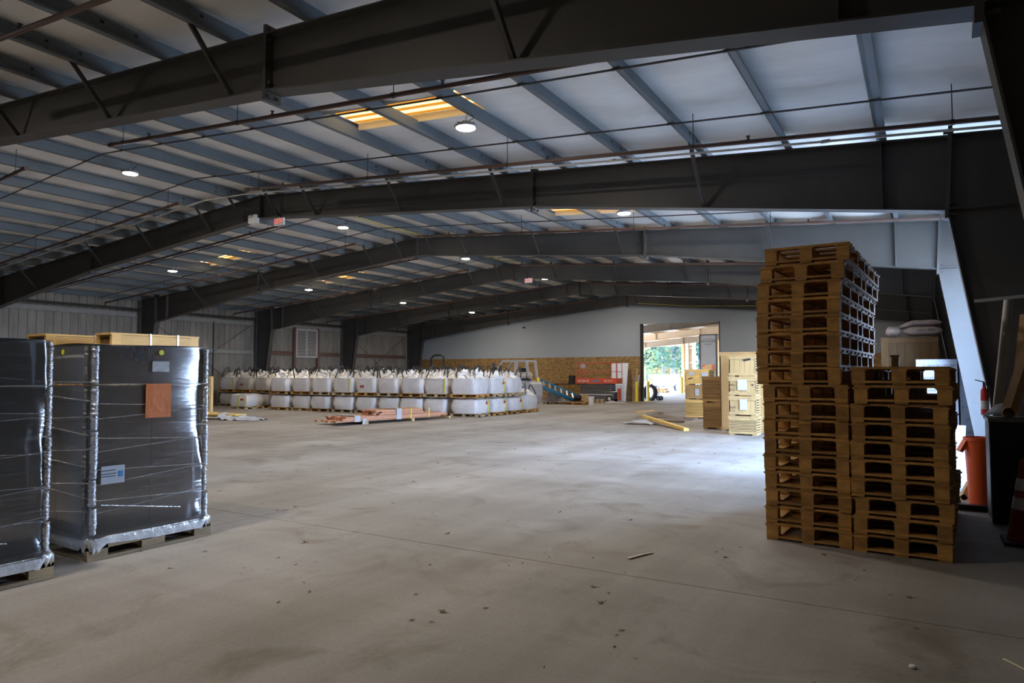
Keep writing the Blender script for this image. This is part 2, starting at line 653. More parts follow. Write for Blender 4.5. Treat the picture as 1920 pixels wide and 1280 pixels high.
# ================================================================== THE SETTING
RX, SL, RZ = -13.67, 0.077, 5.79          # ridge x, roof slope, rafter top at the ridge
XL, XR = -28.95, 1.60                     # wall planes
Y0, YE = -7.0, 35.40                      # back wall, end wall
FRAMES = [5.0 + 6.0 * k for k in range(6)]
ORD = ['first', 'second', 'third', 'fourth', 'fifth', 'sixth', 'seventh', 'eighth', 'ninth', 'tenth', 'eleventh',
       'twelfth', 'thirteenth', 'fourteenth', 'fifteenth', 'sixteenth', 'seventeenth', 'eighteenth']


def zr(x):
    return RZ - SL * abs(x - RX)


# ---- ground and floor
struct('ground', MB().box2(-140, 90, -60, 160, -0.30, -0.06), 'asphalt')
floor = struct('floor', MB().box2(XL - 0.2, XR + 0.12, Y0 - 0.2, YE + 24, -0.058, -0.012), 'concrete')
JX, JY, JG = -5.87, 4.73, 0.005
for (a, b, c, d) in ((XL - 0.2, JX - JG, Y0 - 0.2, JY - JG), (JX + JG, XR + 0.12, Y0 - 0.2, JY - JG), (XL - 0.2, JX - JG, JY + JG, YE + 24), (JX + JG, XR + 0.12, JY + JG, YE + 24)):
    part('floor_slab', MB().box2(a, b, c, d, -0.012, 0.0), 'concrete', floor)

# ---- roof: outer sheets, insulation strips, purlins, skylights
PUR_R = [-0.42 - 1.262 * k for k in range(11)]          # -0.42 ... -13.04
PUR_L = [2 * RX - x for x in PUR_R]
EDGES = [XR] + PUR_R + PUR_L[::-1] + [XL]
EDGES.sort()
# skylight holes: (purlin bay lower edge index, y0, y1, pane material)
HOLES = []
for ya, yb, m in ((7.55, 8.33, 'skylight_pane'), (14.75, 15.5, 'skylight_pane'), (21.2, 22.3, 'skylight_white'), (27.2, 28.2, 'skylight_white')):
    HOLES += [(-7.99, ya, yb, m), (-6.73, ya, yb, m)]
for ya, yb, m in ((14.65, 15.35, 'skylight_pane'), (20.2, 20.9, 'skylight_pane'), (32.2, 32.8, 'skylight_pane')):
    HOLES += [(-20.61, ya, yb, m), (-21.87, ya, yb, m)]


def roof_prism(mb, x0, x1, y0, y1, d0, d1):
    mb.prism_xz([(x0, zr(x0) + d0), (x1, zr(x1) + d0), (x1, zr(x1) + d1), (x0, zr(x0) + d1)], y0, y1)


def spans(i, y0, y1):
    """y intervals of roof strip i that carry no skylight"""
    cuts = sorted((ya, yb) for (xa, ya, yb, m) in HOLES if abs(EDGES[i] - xa) < 0.05)
    out, p = [], y0
    for a, b in cuts:
        out.append((p, a))
        p = b
    out.append((p, y1))
    return out


rm = MB()
for i in range(len(EDGES) - 1):
    for ya, yb in spans(i, Y0 - 0.3, YE + 0.2):
        xs = [EDGES[i], EDGES[i + 1]]
        if xs[0] < RX < xs[1]:
            xs = [xs[0], RX, xs[1]]
        for a, b in zip(xs[:-1], xs[1:]):
            a2 = a - (0.4 if a == XL else 0)
            b2 = b + (0.4 if b == XR else 0)
            roof_prism(rm, a2, b2, ya, yb, 0.285, 0.315)
ceiling = struct('ceiling', rm, 'roof_sheet')
rng = random.Random(5)


def insulation_strip(i):
    x0, x1 = EDGES[i], EDGES[i + 1]
    mb = MB()
    for ya, yb in spans(i, Y0 - 0.2, YE):
        nv = max(1, int((yb - ya) / 0.45))
        nu = 6

        def fn(u, v):
            x = x0 + (x1 - x0) * u
            y = ya + (yb - ya) * v
            sag = 0.055 * (1 - (2 * u - 1) ** 2)
            fold = abs(((y / 1.52) % 1.0) - 0.5) * 2            # blanket seams across the roof
            ph = math.sin(y * 2.1 + i * 1.7) * 0.5 + math.sin(y * 5.3 + i * 0.9) * 0.3
            sag *= 0.65 + 0.35 * (1 - fold ** 6) + 0.18 * ph
            return (x, y, zr(x) + 0.235 - sag)
        mb.grid(fn, nu, nv)
        for yc in (ya, yb):                                  # cut edge of the blanket at a skylight
            if Y0 < yc < YE - 0.5:
                mb.grid(lambda u, v: (x0 + (x1 - x0) * u, yc, zr(x0 + (x1 - x0) * u) + 0.18 + 0.105 * v), 2, 1)
    return mb


for i in range(len(EDGES) - 1):
    part('insulation_strip', insulation_strip(i), 'insulation', ceiling, smooth=True)


def purlin_mb(x, sgn):
    z = zr(x)
    mb = MB()
    mb.box2(x - 0.006, x + 0.006, Y0, YE, z, z + 0.205)
    a, b = sorted((x, x + sgn * 0.075))
    mb.box2(a, b, Y0, YE, z, z + 0.008)
    c = x + sgn * 0.075
    mb.box2(c - 0.005, c + 0.005, Y0, YE, z, z + 0.025)
    a, b = sorted((x, x - sgn * 0.075))
    mb.box2(a, b, Y0, YE, z + 0.197, z + 0.205)
    mb.mi = 1
    for y in FRAMES:
        for dy in (-0.85, -0.45, 0.45, 0.85):
            for dz in (0.05, 0.15):
                mb.box2(x + 0.005, x + 0.012, y + dy - 0.02, y + dy + 0.02, z + dz - 0.018, z + dz + 0.018)
    return mb


for x in PUR_R:
    part('purlin', purlin_mb(x, 1), ['purlin_steel', 'pipe_black'], ceiling)
for x in PUR_L:
    part('purlin', purlin_mb(x, -1), ['purlin_steel', 'pipe_black'], ceiling)
for x, s in ((XR - 0.1, -1), (XL + 0.1, 1)):
    part('eave_strut', purlin_mb(x, s), ['purlin_steel', 'pipe_black'], ceiling)
# thin bracing rods tying the purlins together, two in each bay
for y0 in [-1.0] + FRAMES[:-1]:
    for dy in (2.2, 4.2):
        mb = MB()
        mb.path([(XR - 0.1, y0 + dy, zr(XR - 0.1) - 0.012), (RX, y0 + dy, zr(RX) - 0.012), (XL + 0.1, y0 + dy, zr(XL) - 0.012)], 0.014, 5)
        for x in PUR_R + PUR_L:
            mb.box((x, y0 + dy, zr(x) - 0.010), (0.07, 0.03, 0.026))
        part('bracing_rod', mb, 'frame_steel', ceiling)
# skylight panes: corrugated translucent sheet above the cut-out
for xa, ya, yb, m in HOLES:
    x1 = xa + 1.262
    mb = MB()
    n = 5
    w_ = (yb - ya + 0.3) / n
    mb.mi = 0
    mb._add([(xa, ya - 0.15, zr(xa) + 0.30), (x1, ya - 0.15, zr(x1) + 0.30), (x1, yb + 0.15, zr(x1) + 0.30), (xa, yb + 0.15, zr(xa) + 0.30)], [(0, 1, 2, 3)])
    mb.mi = 1
    for k in range(n + 1):
        c = ya - 0.15 + w_ * k
        ca, cb = c - w_ * 0.22, c + w_ * 0.22
        mb._add([(xa, ca, zr(xa) + 0.298), (x1, ca, zr(x1) + 0.298), (x1, c, zr(x1) + 0.275), (xa, c, zr(xa) + 0.275), (x1, cb, zr(x1) + 0.298), (xa, cb, zr(xa) + 0.298)], [(0, 1, 2, 3), (3, 2, 4, 5)])
    part('skylight_panel', mb, [m, 'skylight_rib' if m == 'skylight_pane' else 'skylight_white'], ceiling)

# ---- left wall: ribbed sheets, girts, frame around the louvre
wall_left = struct('wall_left', MB().box2(XL - 0.12, XL - 0.09, Y0 - 0.1, YE + 0.12, 0, zr(XL) + 0.30), 'roof_sheet')


def ribbed_panel(w_, h):
    mb = MB()
    prof = []
    n = 3
    p = w_ / n
    for k in range(n):
        y = k * p
        prof += [(0.0, y), (0.0, y + p * 0.62), (0.028, y + p * 0.70), (0.028, y + p * 0.90)]
    prof.append((0.0, w_))
    for (xa, a), (xb, b) in zip(prof[:-1], prof[1:]):
        mb._add([(xa, a, 0), (xb, b, 0), (xb, b, h), (xa, a, h)], [(0, 1, 2, 3)])
    return mb


PW = 0.914
lp = ribbed_panel(PW - 0.006, zr(XL) + 0.2).mesh('wall_panel', 'wall_panel')
k = 0
while Y0 + PW * (k + 1) < YE + 0.3:
    link('wall_panel', lp, wall_left, (XL - 0.085, Y0 + PW * k, 0))
    k += 1
for z, m in ((2.58, 'girt_red'), (4.02, 'girt')):
    for ya in FRAMES[:-1]:
        mm = 'girt' if (z > 3 or ya < 22) else 'girt_red'
        if z < 3 and ya == 23.0:
            segs = ((ya + 0.14, 25.55), (27.2, ya + 5.86))
        else:
            segs = ((ya + 0.14, ya + 5.86),)
        for a, b in segs:
            mb = MB().box2(XL - 0.05, XL - 0.04, a, b, z - 0.1, z + 0.1).box2(XL - 0.05, XL + 0.03, a, b, z - 0.1, z - 0.092).box2(XL - 0.05, XL + 0.03, a, b, z + 0.092, z + 0.1)
            part('girt', mb, mm, wall_left)
mb = MB()
for y in (25.50, 27.17):
    mb.box2(XL - 0.05, XL + 0.06, y - 0.07, y + 0.07, 0, 4.0)
part('opening_jamb', mb, 'girt_red', wall_left)
part('bracing_rod', MB().tube((XL + 0.02, 17.2, 4.0), (XL + 0.02, 22.8, 0.3), 0.012, 5).tube((XL + 0.02, 22.8, 4.0), (XL + 0.02, 17.2, 0.3), 0.012, 5), 'pipe_black', wall_left)
part('bracing_rod', MB().tube((XL + 0.02, 29.2, 4.0), (XL + 0.02, 34.8, 0.3), 0.012, 5).tube((XL + 0.02, 34.8, 4.0), (XL + 0.02, 29.2, 0.3), 0.012, 5), 'pipe_black', wall_left)
part('girt_tie', MB().tube((XL + 0.0, 20.6, 0.2), (XL + 0.0, 20.6, 4.0), 0.02, 6), 'pipe_black', wall_left)
# louvre in its opening
wl_ = struct('window_1', MB().box2(XL - 0.06, XL - 0.03, 25.60, 27.08, 2.42, 3.92), 'girt_red')
part('window_frame', MB().box2(XL - 0.03, XL + 0.05, 25.58, 25.66, 2.42, 3.92).box2(XL - 0.03, XL + 0.05, 27.02, 27.10, 2.42, 3.92)
     .box2(XL - 0.03, XL + 0.05, 26.30, 26.36, 2.42, 3.92).box2(XL - 0.03, XL + 0.05, 25.58, 27.10, 3.86, 3.94).box2(XL - 0.03, XL + 0.05, 25.58, 27.10, 2.38, 2.46), 'louver_white', wl_)
sl = MB().box((0, 0, 0), (0.058, 1.36, 0.010), M=Matrix.Rotation(R(40), 3, 'Y')).mesh('louver_slat', 'louver_white')
for k in range(18):
    link('louver_slat', sl, wl_, (XL + 0.005, 26.34, 2.52 + k * 0.077))

# ---- right wall: dark sheets with the daylight opening, girts
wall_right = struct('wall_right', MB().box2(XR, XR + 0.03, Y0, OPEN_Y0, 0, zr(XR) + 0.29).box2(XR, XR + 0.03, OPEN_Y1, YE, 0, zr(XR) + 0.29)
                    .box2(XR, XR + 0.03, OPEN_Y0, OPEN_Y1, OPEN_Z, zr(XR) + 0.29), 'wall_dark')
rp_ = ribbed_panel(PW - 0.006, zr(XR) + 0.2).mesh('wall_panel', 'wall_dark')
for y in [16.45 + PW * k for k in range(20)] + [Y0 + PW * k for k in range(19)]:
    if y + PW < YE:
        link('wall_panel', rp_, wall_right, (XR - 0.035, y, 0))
for ya, yb in ((5.14, 10.86), (17.14, 22.86), (23.14, 28.86), (29.14, 34.86)):
    for z in (2.2, 3.6):
        part('girt', MB().box2(XR - 0.12, XR - 0.04, ya, yb, z - 0.1, z - 0.09).box2(XR - 0.05, XR - 0.04, ya, yb, z - 0.1, z + 0.1), 'frame_steel', wall_right)
part('opening_jamb', MB().box2(XR - 0.1, XR + 0.06, OPEN_Y0 - 0.12, OPEN_Y0, 0, OPEN_Z).box2(XR - 0.1, XR + 0.06, OPEN_Y1, OPEN_Y1 + 0.12, 0, OPEN_Z)
     .box2(XR - 0.1, XR + 0.06, OPEN_Y0 - 0.12, OPEN_Y1 + 0.12, OPEN_Z, OPEN_Z + 0.2), 'frame_steel', wall_right)

# ---- wall behind the camera
struct('wall_back', MB().prism_xz([(XL - 0.2, 0), (XR + 0.2, 0), (XR + 0.2, zr(XR) + 0.3), (RX, zr(RX) + 0.3), (XL - 0.2, zr(XL) + 0.3)], Y0 - 0.12, Y0), 'wall_panel')

# ---- end wall: white liner above, OSB sheets below, doorway
DX0, DX1, DZ = -12.98, -8.84, 4.20
OZ = 2.44
top = 0.29
wall_end = struct('wall_end', MB()
                  .prism_xz([(XL - 0.2, 0), (DX0, 0), (DX0, zr(DX0) + top), (RX, zr(RX) + top), (XL - 0.2, zr(XL) + top)], YE, YE + 0.15)
                  .prism_xz([(DX1, 0), (XR, 0), (XR, zr(XR) + top), (DX1, zr(DX1) + top)], YE, YE + 0.15)
                  .prism_xz([(DX0, DZ), (DX1, DZ), (DX1, zr(DX1) + top), (DX0, zr(DX0) + top)], YE, YE + 0.15), 'white_liner')
for xa, xb in ((XL + 0.7, DX0 - 0.10), (DX1 + 0.05, XR - 0.06)):      # OSB sheets butted edge to edge
    x = xa
    while x < xb - 0.02:
        x1 = min(x + 1.22, xb)
        part('osb_sheet', MB().box2(x + 0.003, x1 - 0.003, YE - 0.014, YE, 0.01, OZ), 'osb', wall_end)
        x = x1
# doorway frame
door = struct('door_1', MB().box2(DX0 - 0.09, DX0 + 0.02, YE - 0.05, YE + 0.2, 0, DZ).box2(DX1 - 0.01, DX1 + 0.03, YE - 0.02, YE + 0.2, 0, DZ), 'black_plastic')
part('door_head', MB().box2(DX0 - 0.09, DX1 + 0.03, YE - 0.02, YE + 0.2, DZ, DZ + 0.04), 'white_liner', door)

# ================================================================== STEEL FRAMES
FLAB = ['nearest dark steel portal frame crossing the top of the view',
        'second dark steel portal frame whose black column fills the right edge',
        'third steel portal frame with pale blue daylit column behind the pallet stacks',
        'fourth dark steel portal frame above the bulk bags',
        'fifth dark steel portal frame, second in front of the white end wall',
        'farthest dark steel portal frame standing against the white end wall']


def frame_meshes():
    """one half frame (right), mirrored for the left: column, rafter, plates"""
    W, T, F = 0.012, 0.016, 0.22
    KX, KZ = 0.35, 3.69
    PX, PZ = -6.10, 4.57
    BZ = 5.25
    XO = XR - 0.10
    BX = 0.93

    def flange(mb, a, b, t=T):
        (xa, za), (xb, zb) = a, b
        L_ = math.hypot(xb - xa, zb - za)
        nx, nz = -(zb - za) / L_ * t, (xb - xa) / L_ * t
        mb.prism_xz([(xa, za), (xb, zb), (xb + nx, zb + nz), (xa + nx, za + nz)], -F / 2, F / 2)
    out = {}
    kt = zr(0.43)
    mb = MB()
    mb.prism_xz([(BX, 0), (XO, 0), (XO, zr(XO)), (0.43, kt), (KX, KZ)], -W / 2, W / 2)
    flange(mb, (BX, 0), (KX, KZ), -T)
    flange(mb, (XO, 0), (XO, zr(XO)))
    flange(mb, (0.43, kt), (XO, zr(XO)))
    flange(mb, (KX, KZ), (XO, KZ - 0.02))
    mb.box2(BX - 0.05, XO + 0.03, -0.16, 0.16, 0, 0.02)
    out['column'] = mb
    mb = MB()
    mb.prism_xz([(0.40, kt), (KX, KZ), (PX, PZ), (PX, zr(PX))][::-1], -W / 2, W / 2)
    mb.prism_xz([(PX, zr(PX)), (PX, PZ), (RX, BZ), (RX, zr(RX))][::-1], -W / 2, W / 2)
    flange(mb, (KX, KZ), (PX, PZ), T)
    flange(mb, (PX, PZ), (RX, BZ), T)
    flange(mb, (0.43, kt - T), (RX, RZ - T), -T)
    out['rafter'] = mb
    mb = MB()
    mb.box2(PX - 0.022, PX + 0.022, -F / 2, F / 2, PZ - 0.11, zr(PX) + 0.09)
    for z in (PZ - 0.07, PZ + 0.08, zr(PX) - 0.08, zr(PX) + 0.05):
        for y in (-0.06, 0.06):
            mb.box2(PX - 0.05, PX + 0.05, y - 0.016, y + 0.016, z - 0.016, z + 0.016)
    out['splice_plate'] = mb
    mb = MB()
    M = 0.40
    mb.prism_xz([(M + 0.045, kt + 0.13), (M - 0.005, kt + 0.13), (KX - 0.025, KZ - 0.12), (KX + 0.025, KZ - 0.12)], -F / 2, F / 2)
    for z in (kt + 0.08, kt - 0.1, KZ + 0.1, KZ - 0.06):
        for y in (-0.06, 0.06):
            mb.box2(M - 0.06, M + 0.06, y - 0.016, y + 0.016, z - 0.016, z + 0.016)
    out['knee_plate'] = mb
    for k, (xs) in enumerate((-0.42, )):
        xa = xs
        zb = KZ + (PZ - KZ) * (KX - xa) / (KX - PX)
        out['web_stiffener'] = MB().box2(xa - 0.008, xa + 0.008, -F / 2, F / 2, zb, zr(xa) - 0.01)
    return out


def mirror(mb):
    o = MB()
    o.v = [(2 * RX - x, y, z) for x, y, z in mb.v]
    o.f = [tuple(reversed(q)) for q in mb.f]
    o.m = list(mb.m)
    return o


FM = frame_meshes()
FME = {}
for k_, mb in FM.items():
    FME[k_] = (mb.mesh(k_, 'frame_steel'), mirror(mb).mesh(k_, 'frame_steel'))
ridge_me = MB().box2(RX - 0.022, RX + 0.022, -0.11, 0.11, 5.25 - 0.1, RZ + 0.02).mesh('splice_plate', 'frame_steel')
BR = []
for kx in (2, 5, 7, 9, 10):
    x = PUR_R[kx]
    PX, PZ, KX, KZ = -6.10, 4.57, 0.35, 3.69
    zb = PZ + (5.25 - PZ) * (PX - x) / (PX - RX) if x < PX else KZ + (PZ - KZ) * (KX - x) / (KX - PX)
    ln = zr(x) + 0.03 - zb
    for s in (-1, 1):
        mb = MB().bar((x - 0.01, s * 0.05, zb + 0.02), (x - 0.01, s * (0.05 + ln * 0.85), zr(x) + 0.05), 0.065, 0.012)
        mb.bar((x + 0.01, s * 0.05, zb + 0.02), (x + 0.01, s * (0.05 + ln * 0.85), zr(x) + 0.05), 0.010, 0.055)
        BR.append((mb.mesh('flange_brace', 'frame_steel'), mirror(mb).mesh('flange_brace', 'frame_steel')))
for n, y in enumerate(FRAMES):
    t = thing('steel_frame', FLAB[n], 'steel frame', (0, y, 0), 0, 'portal frames carrying the roof')
    for k_, (a, b) in FME.items():
        link(k_, a, t)
        link(k_, b, t)
    link('splice_plate', ridge_me, t)
    for j, (a, b) in enumerate(BR):
        if n == 5 and j % 2:          # no brace towards the end wall
            continue
        link('flange_brace', a, t)
        link('flange_brace', b, t)

# ================================================================== OVERHEAD SERVICES
ROWN = ['right', 'ridge', 'left']
DEPTHN = ['nearest', 'second nearest', 'middle', 'second farthest', 'farthest', 'hidden overhead']


def lamp_proto():
    t = thing('high_bay_lamp', 'x', 'lamp', (0, 0, 0), 0, 'round LED high-bay lamps')
    part('lens', MB().lathe([(0.148, 0.0), (0.13, -0.012), (0.07, -0.022), (0.01, -0.025)], 24), 'lamp_lens', t, True)
    part('housing', MB().lathe([(0.155, -0.008), (0.165, 0.0), (0.165, 0.022), (0.10, 0.032), (0.075, 0.075), (0.06, 0.085), (0.01, 0.087)], 24), 'lamp_body', t, True)
    mb = MB()
    for k in range(10):
        a = k * math.pi / 5
        mb.bar((0.07 * math.cos(a), 0.07 * math.sin(a), 0.05), (0.15 * math.cos(a), 0.15 * math.sin(a), 0.035), 0.006, 0.03)
    part('cooling_fin', mb, 'lamp_body', t)
    part('hook', MB().path([(0, 0, 0.085), (0, 0, 0.14), (0.02, 0, 0.16), (0.02, 0, 0.21)], 0.007, 6), 'bolt', t)
    part('power_lead', MB().path([(0.04, 0, 0.08), (0.10, 0.05, 0.13), (0.06, 0.10, 0.19), (0, 0.12, 0.215)], 0.006, 5), 'strap_black', t)
    return t


proto = lamp_proto()
first = True
for r_, lx in enumerate((-5.45, -13.80, -21.70)):
    for k in range(6):
        ly = 7.82 + 6.0 * k if k < 5 else 1.82
        if lx == -13.80:
            lab = f'lit round lamp hanging under the ridge, {DEPTHN[k]} in that row'
        elif lx > -13:
            lab = f'lit round lamp on the right roof slope, {DEPTHN[k]} in that row'
        else:
            lab = f'lit round lamp on the left roof slope, {DEPTHN[k]} in that row'
        loc = (lx, ly, zr(lx) - 0.215)
        if first:
            proto.location = loc
            proto['label'] = lab
            first = False
        elif lx == -21.70 and k == 0:
            continue
        else:
            dup(proto, loc, 0, lab)

# sprinkler branch lines
PIPE_D = 0.28


def sprinkler(y, side, n):
    xa, xb = (-11.75, XR - 0.35) if side > 0 else (-14.75, XL + 0.5)
    if side > 0 and n % 2 == 0:
        xa = -12.3
    z0 = lambda x: zr(x) - PIPE_D
    where = 'right' if side > 0 else 'left'
    t = thing('sprinkler_pipe', f'red-brown sprinkler branch pipe under the {where} roof slope, {ORD[n]} from the camera', 'pipe', (0, y, 0), 0, 'sprinkler branch pipes')
    part('pipe', MB().tube((xa, 0, z0(xa)), (xb, 0, z0(xb)), 0.030, 10).tube((xa - 0.05 * side, 0, z0(xa)), (xa + 0.06 * side, 0, z0(xa)), 0.042, 10), 'pipe_red', t, True)
    m = int(abs(xb - xa) / 3.1)
    for k in range(m + 1):
        x = xa + (xb - xa) * (k + 0.12) / (m + 0.4)
        part('hanger_rod', MB().tube((x, 0, z0(x)), (x, 0, zr(x) + 0.2), 0.006, 5).tube((x - 0.02, 0, z0(x)), (x + 0.02, 0, z0(x)), 0.038, 8), 'pipe_black', t)
        xh = x + side * 0.75
        if min(xa, xb) < xh < max(xa, xb):
            part('sprinkler_head', MB().tube((xh, 0, z0(xh)), (xh, 0, z0(xh) + 0.07), 0.012, 6).lathe([(0.028, 0.07), (0.028, 0.078)], 8, (xh, 0, z0(xh))).lathe([(0.02, 0.03), (0.02, 0.045)], 8, (xh, 0, z0(xh))), 'pipe_black', t)
    if side < 0:
        part('riser_nipple', MB().tube((xb, 0, z0(xb)), (xb, 0, 4.22), 0.026, 8), 'pipe_black', t)


for n, y in enumerate((3.38, 6.32, 9.48, 12.35, 15.25, 18.3, 21.3, 24.3, 27.3, 30.3, 33.3)):
    sprinkler(y, 1, n)
    if n:
        sprinkler(y, -1, n - 1)
t = thing('sprinkler_main', 'black sprinkler main running along the left wall above the pale girt', 'pipe', (XL + 0.5, 0, 4.20))
for ya in FRAMES[:-1]:
    part('pipe', MB().tube((0, ya + 0.13, 0), (0, ya + 5.87, 0), 0.055, 10), 'pipe_black', t, True)
# main riser beside the near right column
single('sprinkler_riser', MB().path([(1.25, 9.48, zr(1.25) - 0.28), (1.25, 9.40, 4.05), (1.38, 9.38, 3.9), (1.38, 9.38, 0.3)], 0.04, 8), 'galvanised', 'sprinkler riser pipe dropping beside the right wall near the dark column', 'pipe', smooth=True)
for n, (dy, dz) in enumerate(((0.10, -0.345), (0.22, -0.30))):
    pts = [(x, 9.48 + dy, zr(x) + dz) for x in (1.2, -3, -7, -11.5, -12.6)] + [(x, 9.60 + dy, zr(x) + dz + 0.05) for x in (-14.2, -18, -23, -28.3)]
    mb = MB().path(pts, 0.013, 6)
    for x in (-1, -4, -6.5, -9, -16, -20):
        mb.box((x, 9.48 + dy if x > RX else 9.6 + dy, zr(x) + dz + (0 if x > RX else .05)), (0.10, 0.035, 0.035))
    single('conduit', mb, 'conduit', ['upper', 'lower'][1 - n] + ' of two pale conduits following the sprinkler pipe over the ridge', 'conduit')
yc = MB().path([(-13.3, 11.2, 5.90), (-13.25, 13.0, 5.80), (-13.35, 15.0, 5.76), (-13.3, 17.1, 5.84), (-13.3, 19.0, 5.76), (-13.3, 21.5, 5.72), (-13.25, 23.0, 5.84)], 0.014, 6)
single('extension_cord', yc, 'yellow_cord', 'yellow extension cord strung along the ridge between the lamps', 'cord')
single('extension_cord', MB().path([(-12.9, 34.6, 5.25), (-10, 34.7, 4.95), (-7, 34.7, 4.82), (-4, 34.7, 4.8)], 0.014, 6), 'yellow_cord', 'yellow cord sagging along the farthest frame above the doorway', 'cord')

# emergency light and exit sign under the second frame's ridge
t = thing('emergency_light', 'white emergency light box with two heads under the second frame ridge', 'lamp', (-13.72, 10.78, 5.10))
part('battery_box', MB().box((0, 0, 0.05), (0.26, 0.12, 0.13)).bar((0.0, 0, 0.1), (0.0, 0.0, 0.2), 0.05, 0.02), 'white_paint', t)
for s in (-1, 1):
    part('lamp_head', MB().lathe([(0.02, -0.03), (0.05, 0.03), (0.05, 0.05)], 12, (s * 0.09, -0.05, 0.15), 'Y'), 'white_paint', t, True)
t = thing('exit_sign', 'small exit sign with red letters hanging below the second frame', 'sign', (-12.95, 10.9, 4.98))
part('sign_box', MB().box((0, 0, 0.08), (0.32, 0.05, 0.17)).tube((0, 0, 0.16), (0, 0, 0.20), 0.012, 6), 'white_paint', t)
part('lettering', text_mesh('EXIT', 0.15, 'sign_red'), None, t, loc=(0, -0.028, 0.085), rot=FACE_MY)
t = thing('exit_sign', 'red lit exit sign under the fourth frame near its ridge', 'sign', (-12.95, 22.86, 5.0))
part('sign_box', MB().box((0, 0, 0.08), (0.32, 0.05, 0.17)).tube((0, 0, 0.16), (0, 0, 0.20), 0.012, 6), 'white_paint', t)
part('lettering', text_mesh('EXIT', 0.15, 'sign_red'), None, t, loc=(0, -0.028, 0.085), rot=FACE_MY)
t = thing('security_camera', 'small dark camera on the white end wall left of the doorway', 'camera', tuple(at(984, 614, YE - 0.02)))
part('mount', MB().box((0, 0, 0), (0.1, 0.03, 0.1)), 'white_paint', t)
part('camera_body', MB().lathe([(0.045, -0.2), (0.05, -0.02)], 10, (0, 0, 0), 'Y'), 'black_plastic', t, True)

# ================================================================== BULK BAGS ON PALLETS
PAL_H = 0.125


def small_pallet_mb(w_=1.03, l_=1.05, h=PAL_H):
    mb = MB()
    for k in range(7):
        y = -l_ / 2 + 0.05 + k * (l_ - 0.1) / 6
        mb.box((0, y, h - 0.01), (w_, 0.10, 0.02))
    for x in (-w_ / 2 + 0.03, 0, w_ / 2 - 0.03):
        for y, s in ((-l_ / 2 + 0.07, 0.14), (0, 0.30), (l_ / 2 - 0.07, 0.14)):
            mb.box((x, y, h / 2), (0.05, s, h - 0.04))
        mb.box((x, 0, h - 0.035), (0.05, l_, 0.03))
    for y in (-l_ / 2 + 0.06, 0, l_ / 2 - 0.06):
        mb.box((0, y, 0.01), (w_, 0.11, 0.02))
    return mb


spal_a = small_pallet_mb().mesh('pallet', 'pallet_wood_grey')
spal_b = small_pallet_mb().mesh('pallet', 'pallet_wood')


def bag_body(rg, w_, h, dome):
    mb = MB()
    a = [rg.uniform(0, 6.28) for _ in range(6)]

    def fn(u, v):
        t = u * 2 * math.pi
        e = 0.32                                      # superellipse: rounded square plan
        c, s = math.cos(t), math.sin(t)
        rx = math.copysign(abs(c) ** e, c)
        ry = math.copysign(abs(s) ** e, s)
        if v < 0.75:
            k = v / 0.75
            z = h * k
            bul = 0.93 + 0.09 * math.sin(math.pi * min(1, k * 1.05)) + 0.012 * math.sin(3 * t + a[0] + 4 * k) + 0.014 * math.sin(7 * t + a[1])
        else:
            k = (v - 0.75) / 0.25
            z = h + dome * math.sin(k * math.pi / 2) + 0.025 * math.sin(5 * t + a[2]) * k * (1 - k) * 4
            bul = (0.95 + 0.014 * math.sin(7 * t + a[1])) * (1 - k * 0.72)
        return (rx * w_ / 2 * bul, ry * w_ / 2 * bul, z + (0.0 if v else 0.0))
    mb.grid(fn, 32, 12, cu=True)
    n = len(mb.v)
    mb.f.append(tuple(range(n - 32, n)))
    mb.m.append(0)
    mb.f.append(tuple(range(31, -1, -1)))
    mb.m.append(0)
    return mb


def bag_skirt(rg, w_, z0, hh):
    """the open filling skirt: crumpled cloth standing up round the top"""
    mb = MB()
    n = 30
    pr_ = [[rg.uniform(-1, 1) for _ in range(n)] for _ in range(6)]

    def fn(u, v):
        i = int(round(u * n)) % n
        j = int(round(v * 5))
        t = u * 2 * math.pi
        r = w_ * (0.46 - 0.26 * v) * (1 + 0.34 * pr_[j][i] * v + 0.10 * pr_[j][i])
        z = z0 - 0.02 + hh * v * (0.75 + 0.55 * pr_[5][i] * v) + 0.05 * pr_[(j + 2) % 6][i] * (v > 0)
        c, s = math.cos(t), math.sin(t)
        e = 0.55
        return (math.copysign(abs(c) ** e, c) * r, math.copysign(abs(s) ** e, s) * r, z)
    mb.grid(fn, n, 5, cu=True)
    return mb


def strap_loop(rg, x, y, z0, hh):
    dx, dy = rg.uniform(-0.13, 0.13), rg.uniform(-0.13, 0.13)
    wx = rg.uniform(0.07, 0.14)
    an = rg.uniform(0, 3.14)
    pts = []
    for k in range(9):
        t = math.pi * k / 8
        o = math.cos(t) * wx
        pts.append((x + o * math.cos(an) + dx * math.sin(t), y + o * math.sin(an) + dy * math.sin(t), z0 - 0.06 + hh * math.sin(t)))
    mb = MB()
    for p, q in zip(pts[:-1], pts[1:]):
        mb.bar(p, q, 0.045, 0.012, up=(math.sin(an), -math.cos(an), 0.2))
    return mb


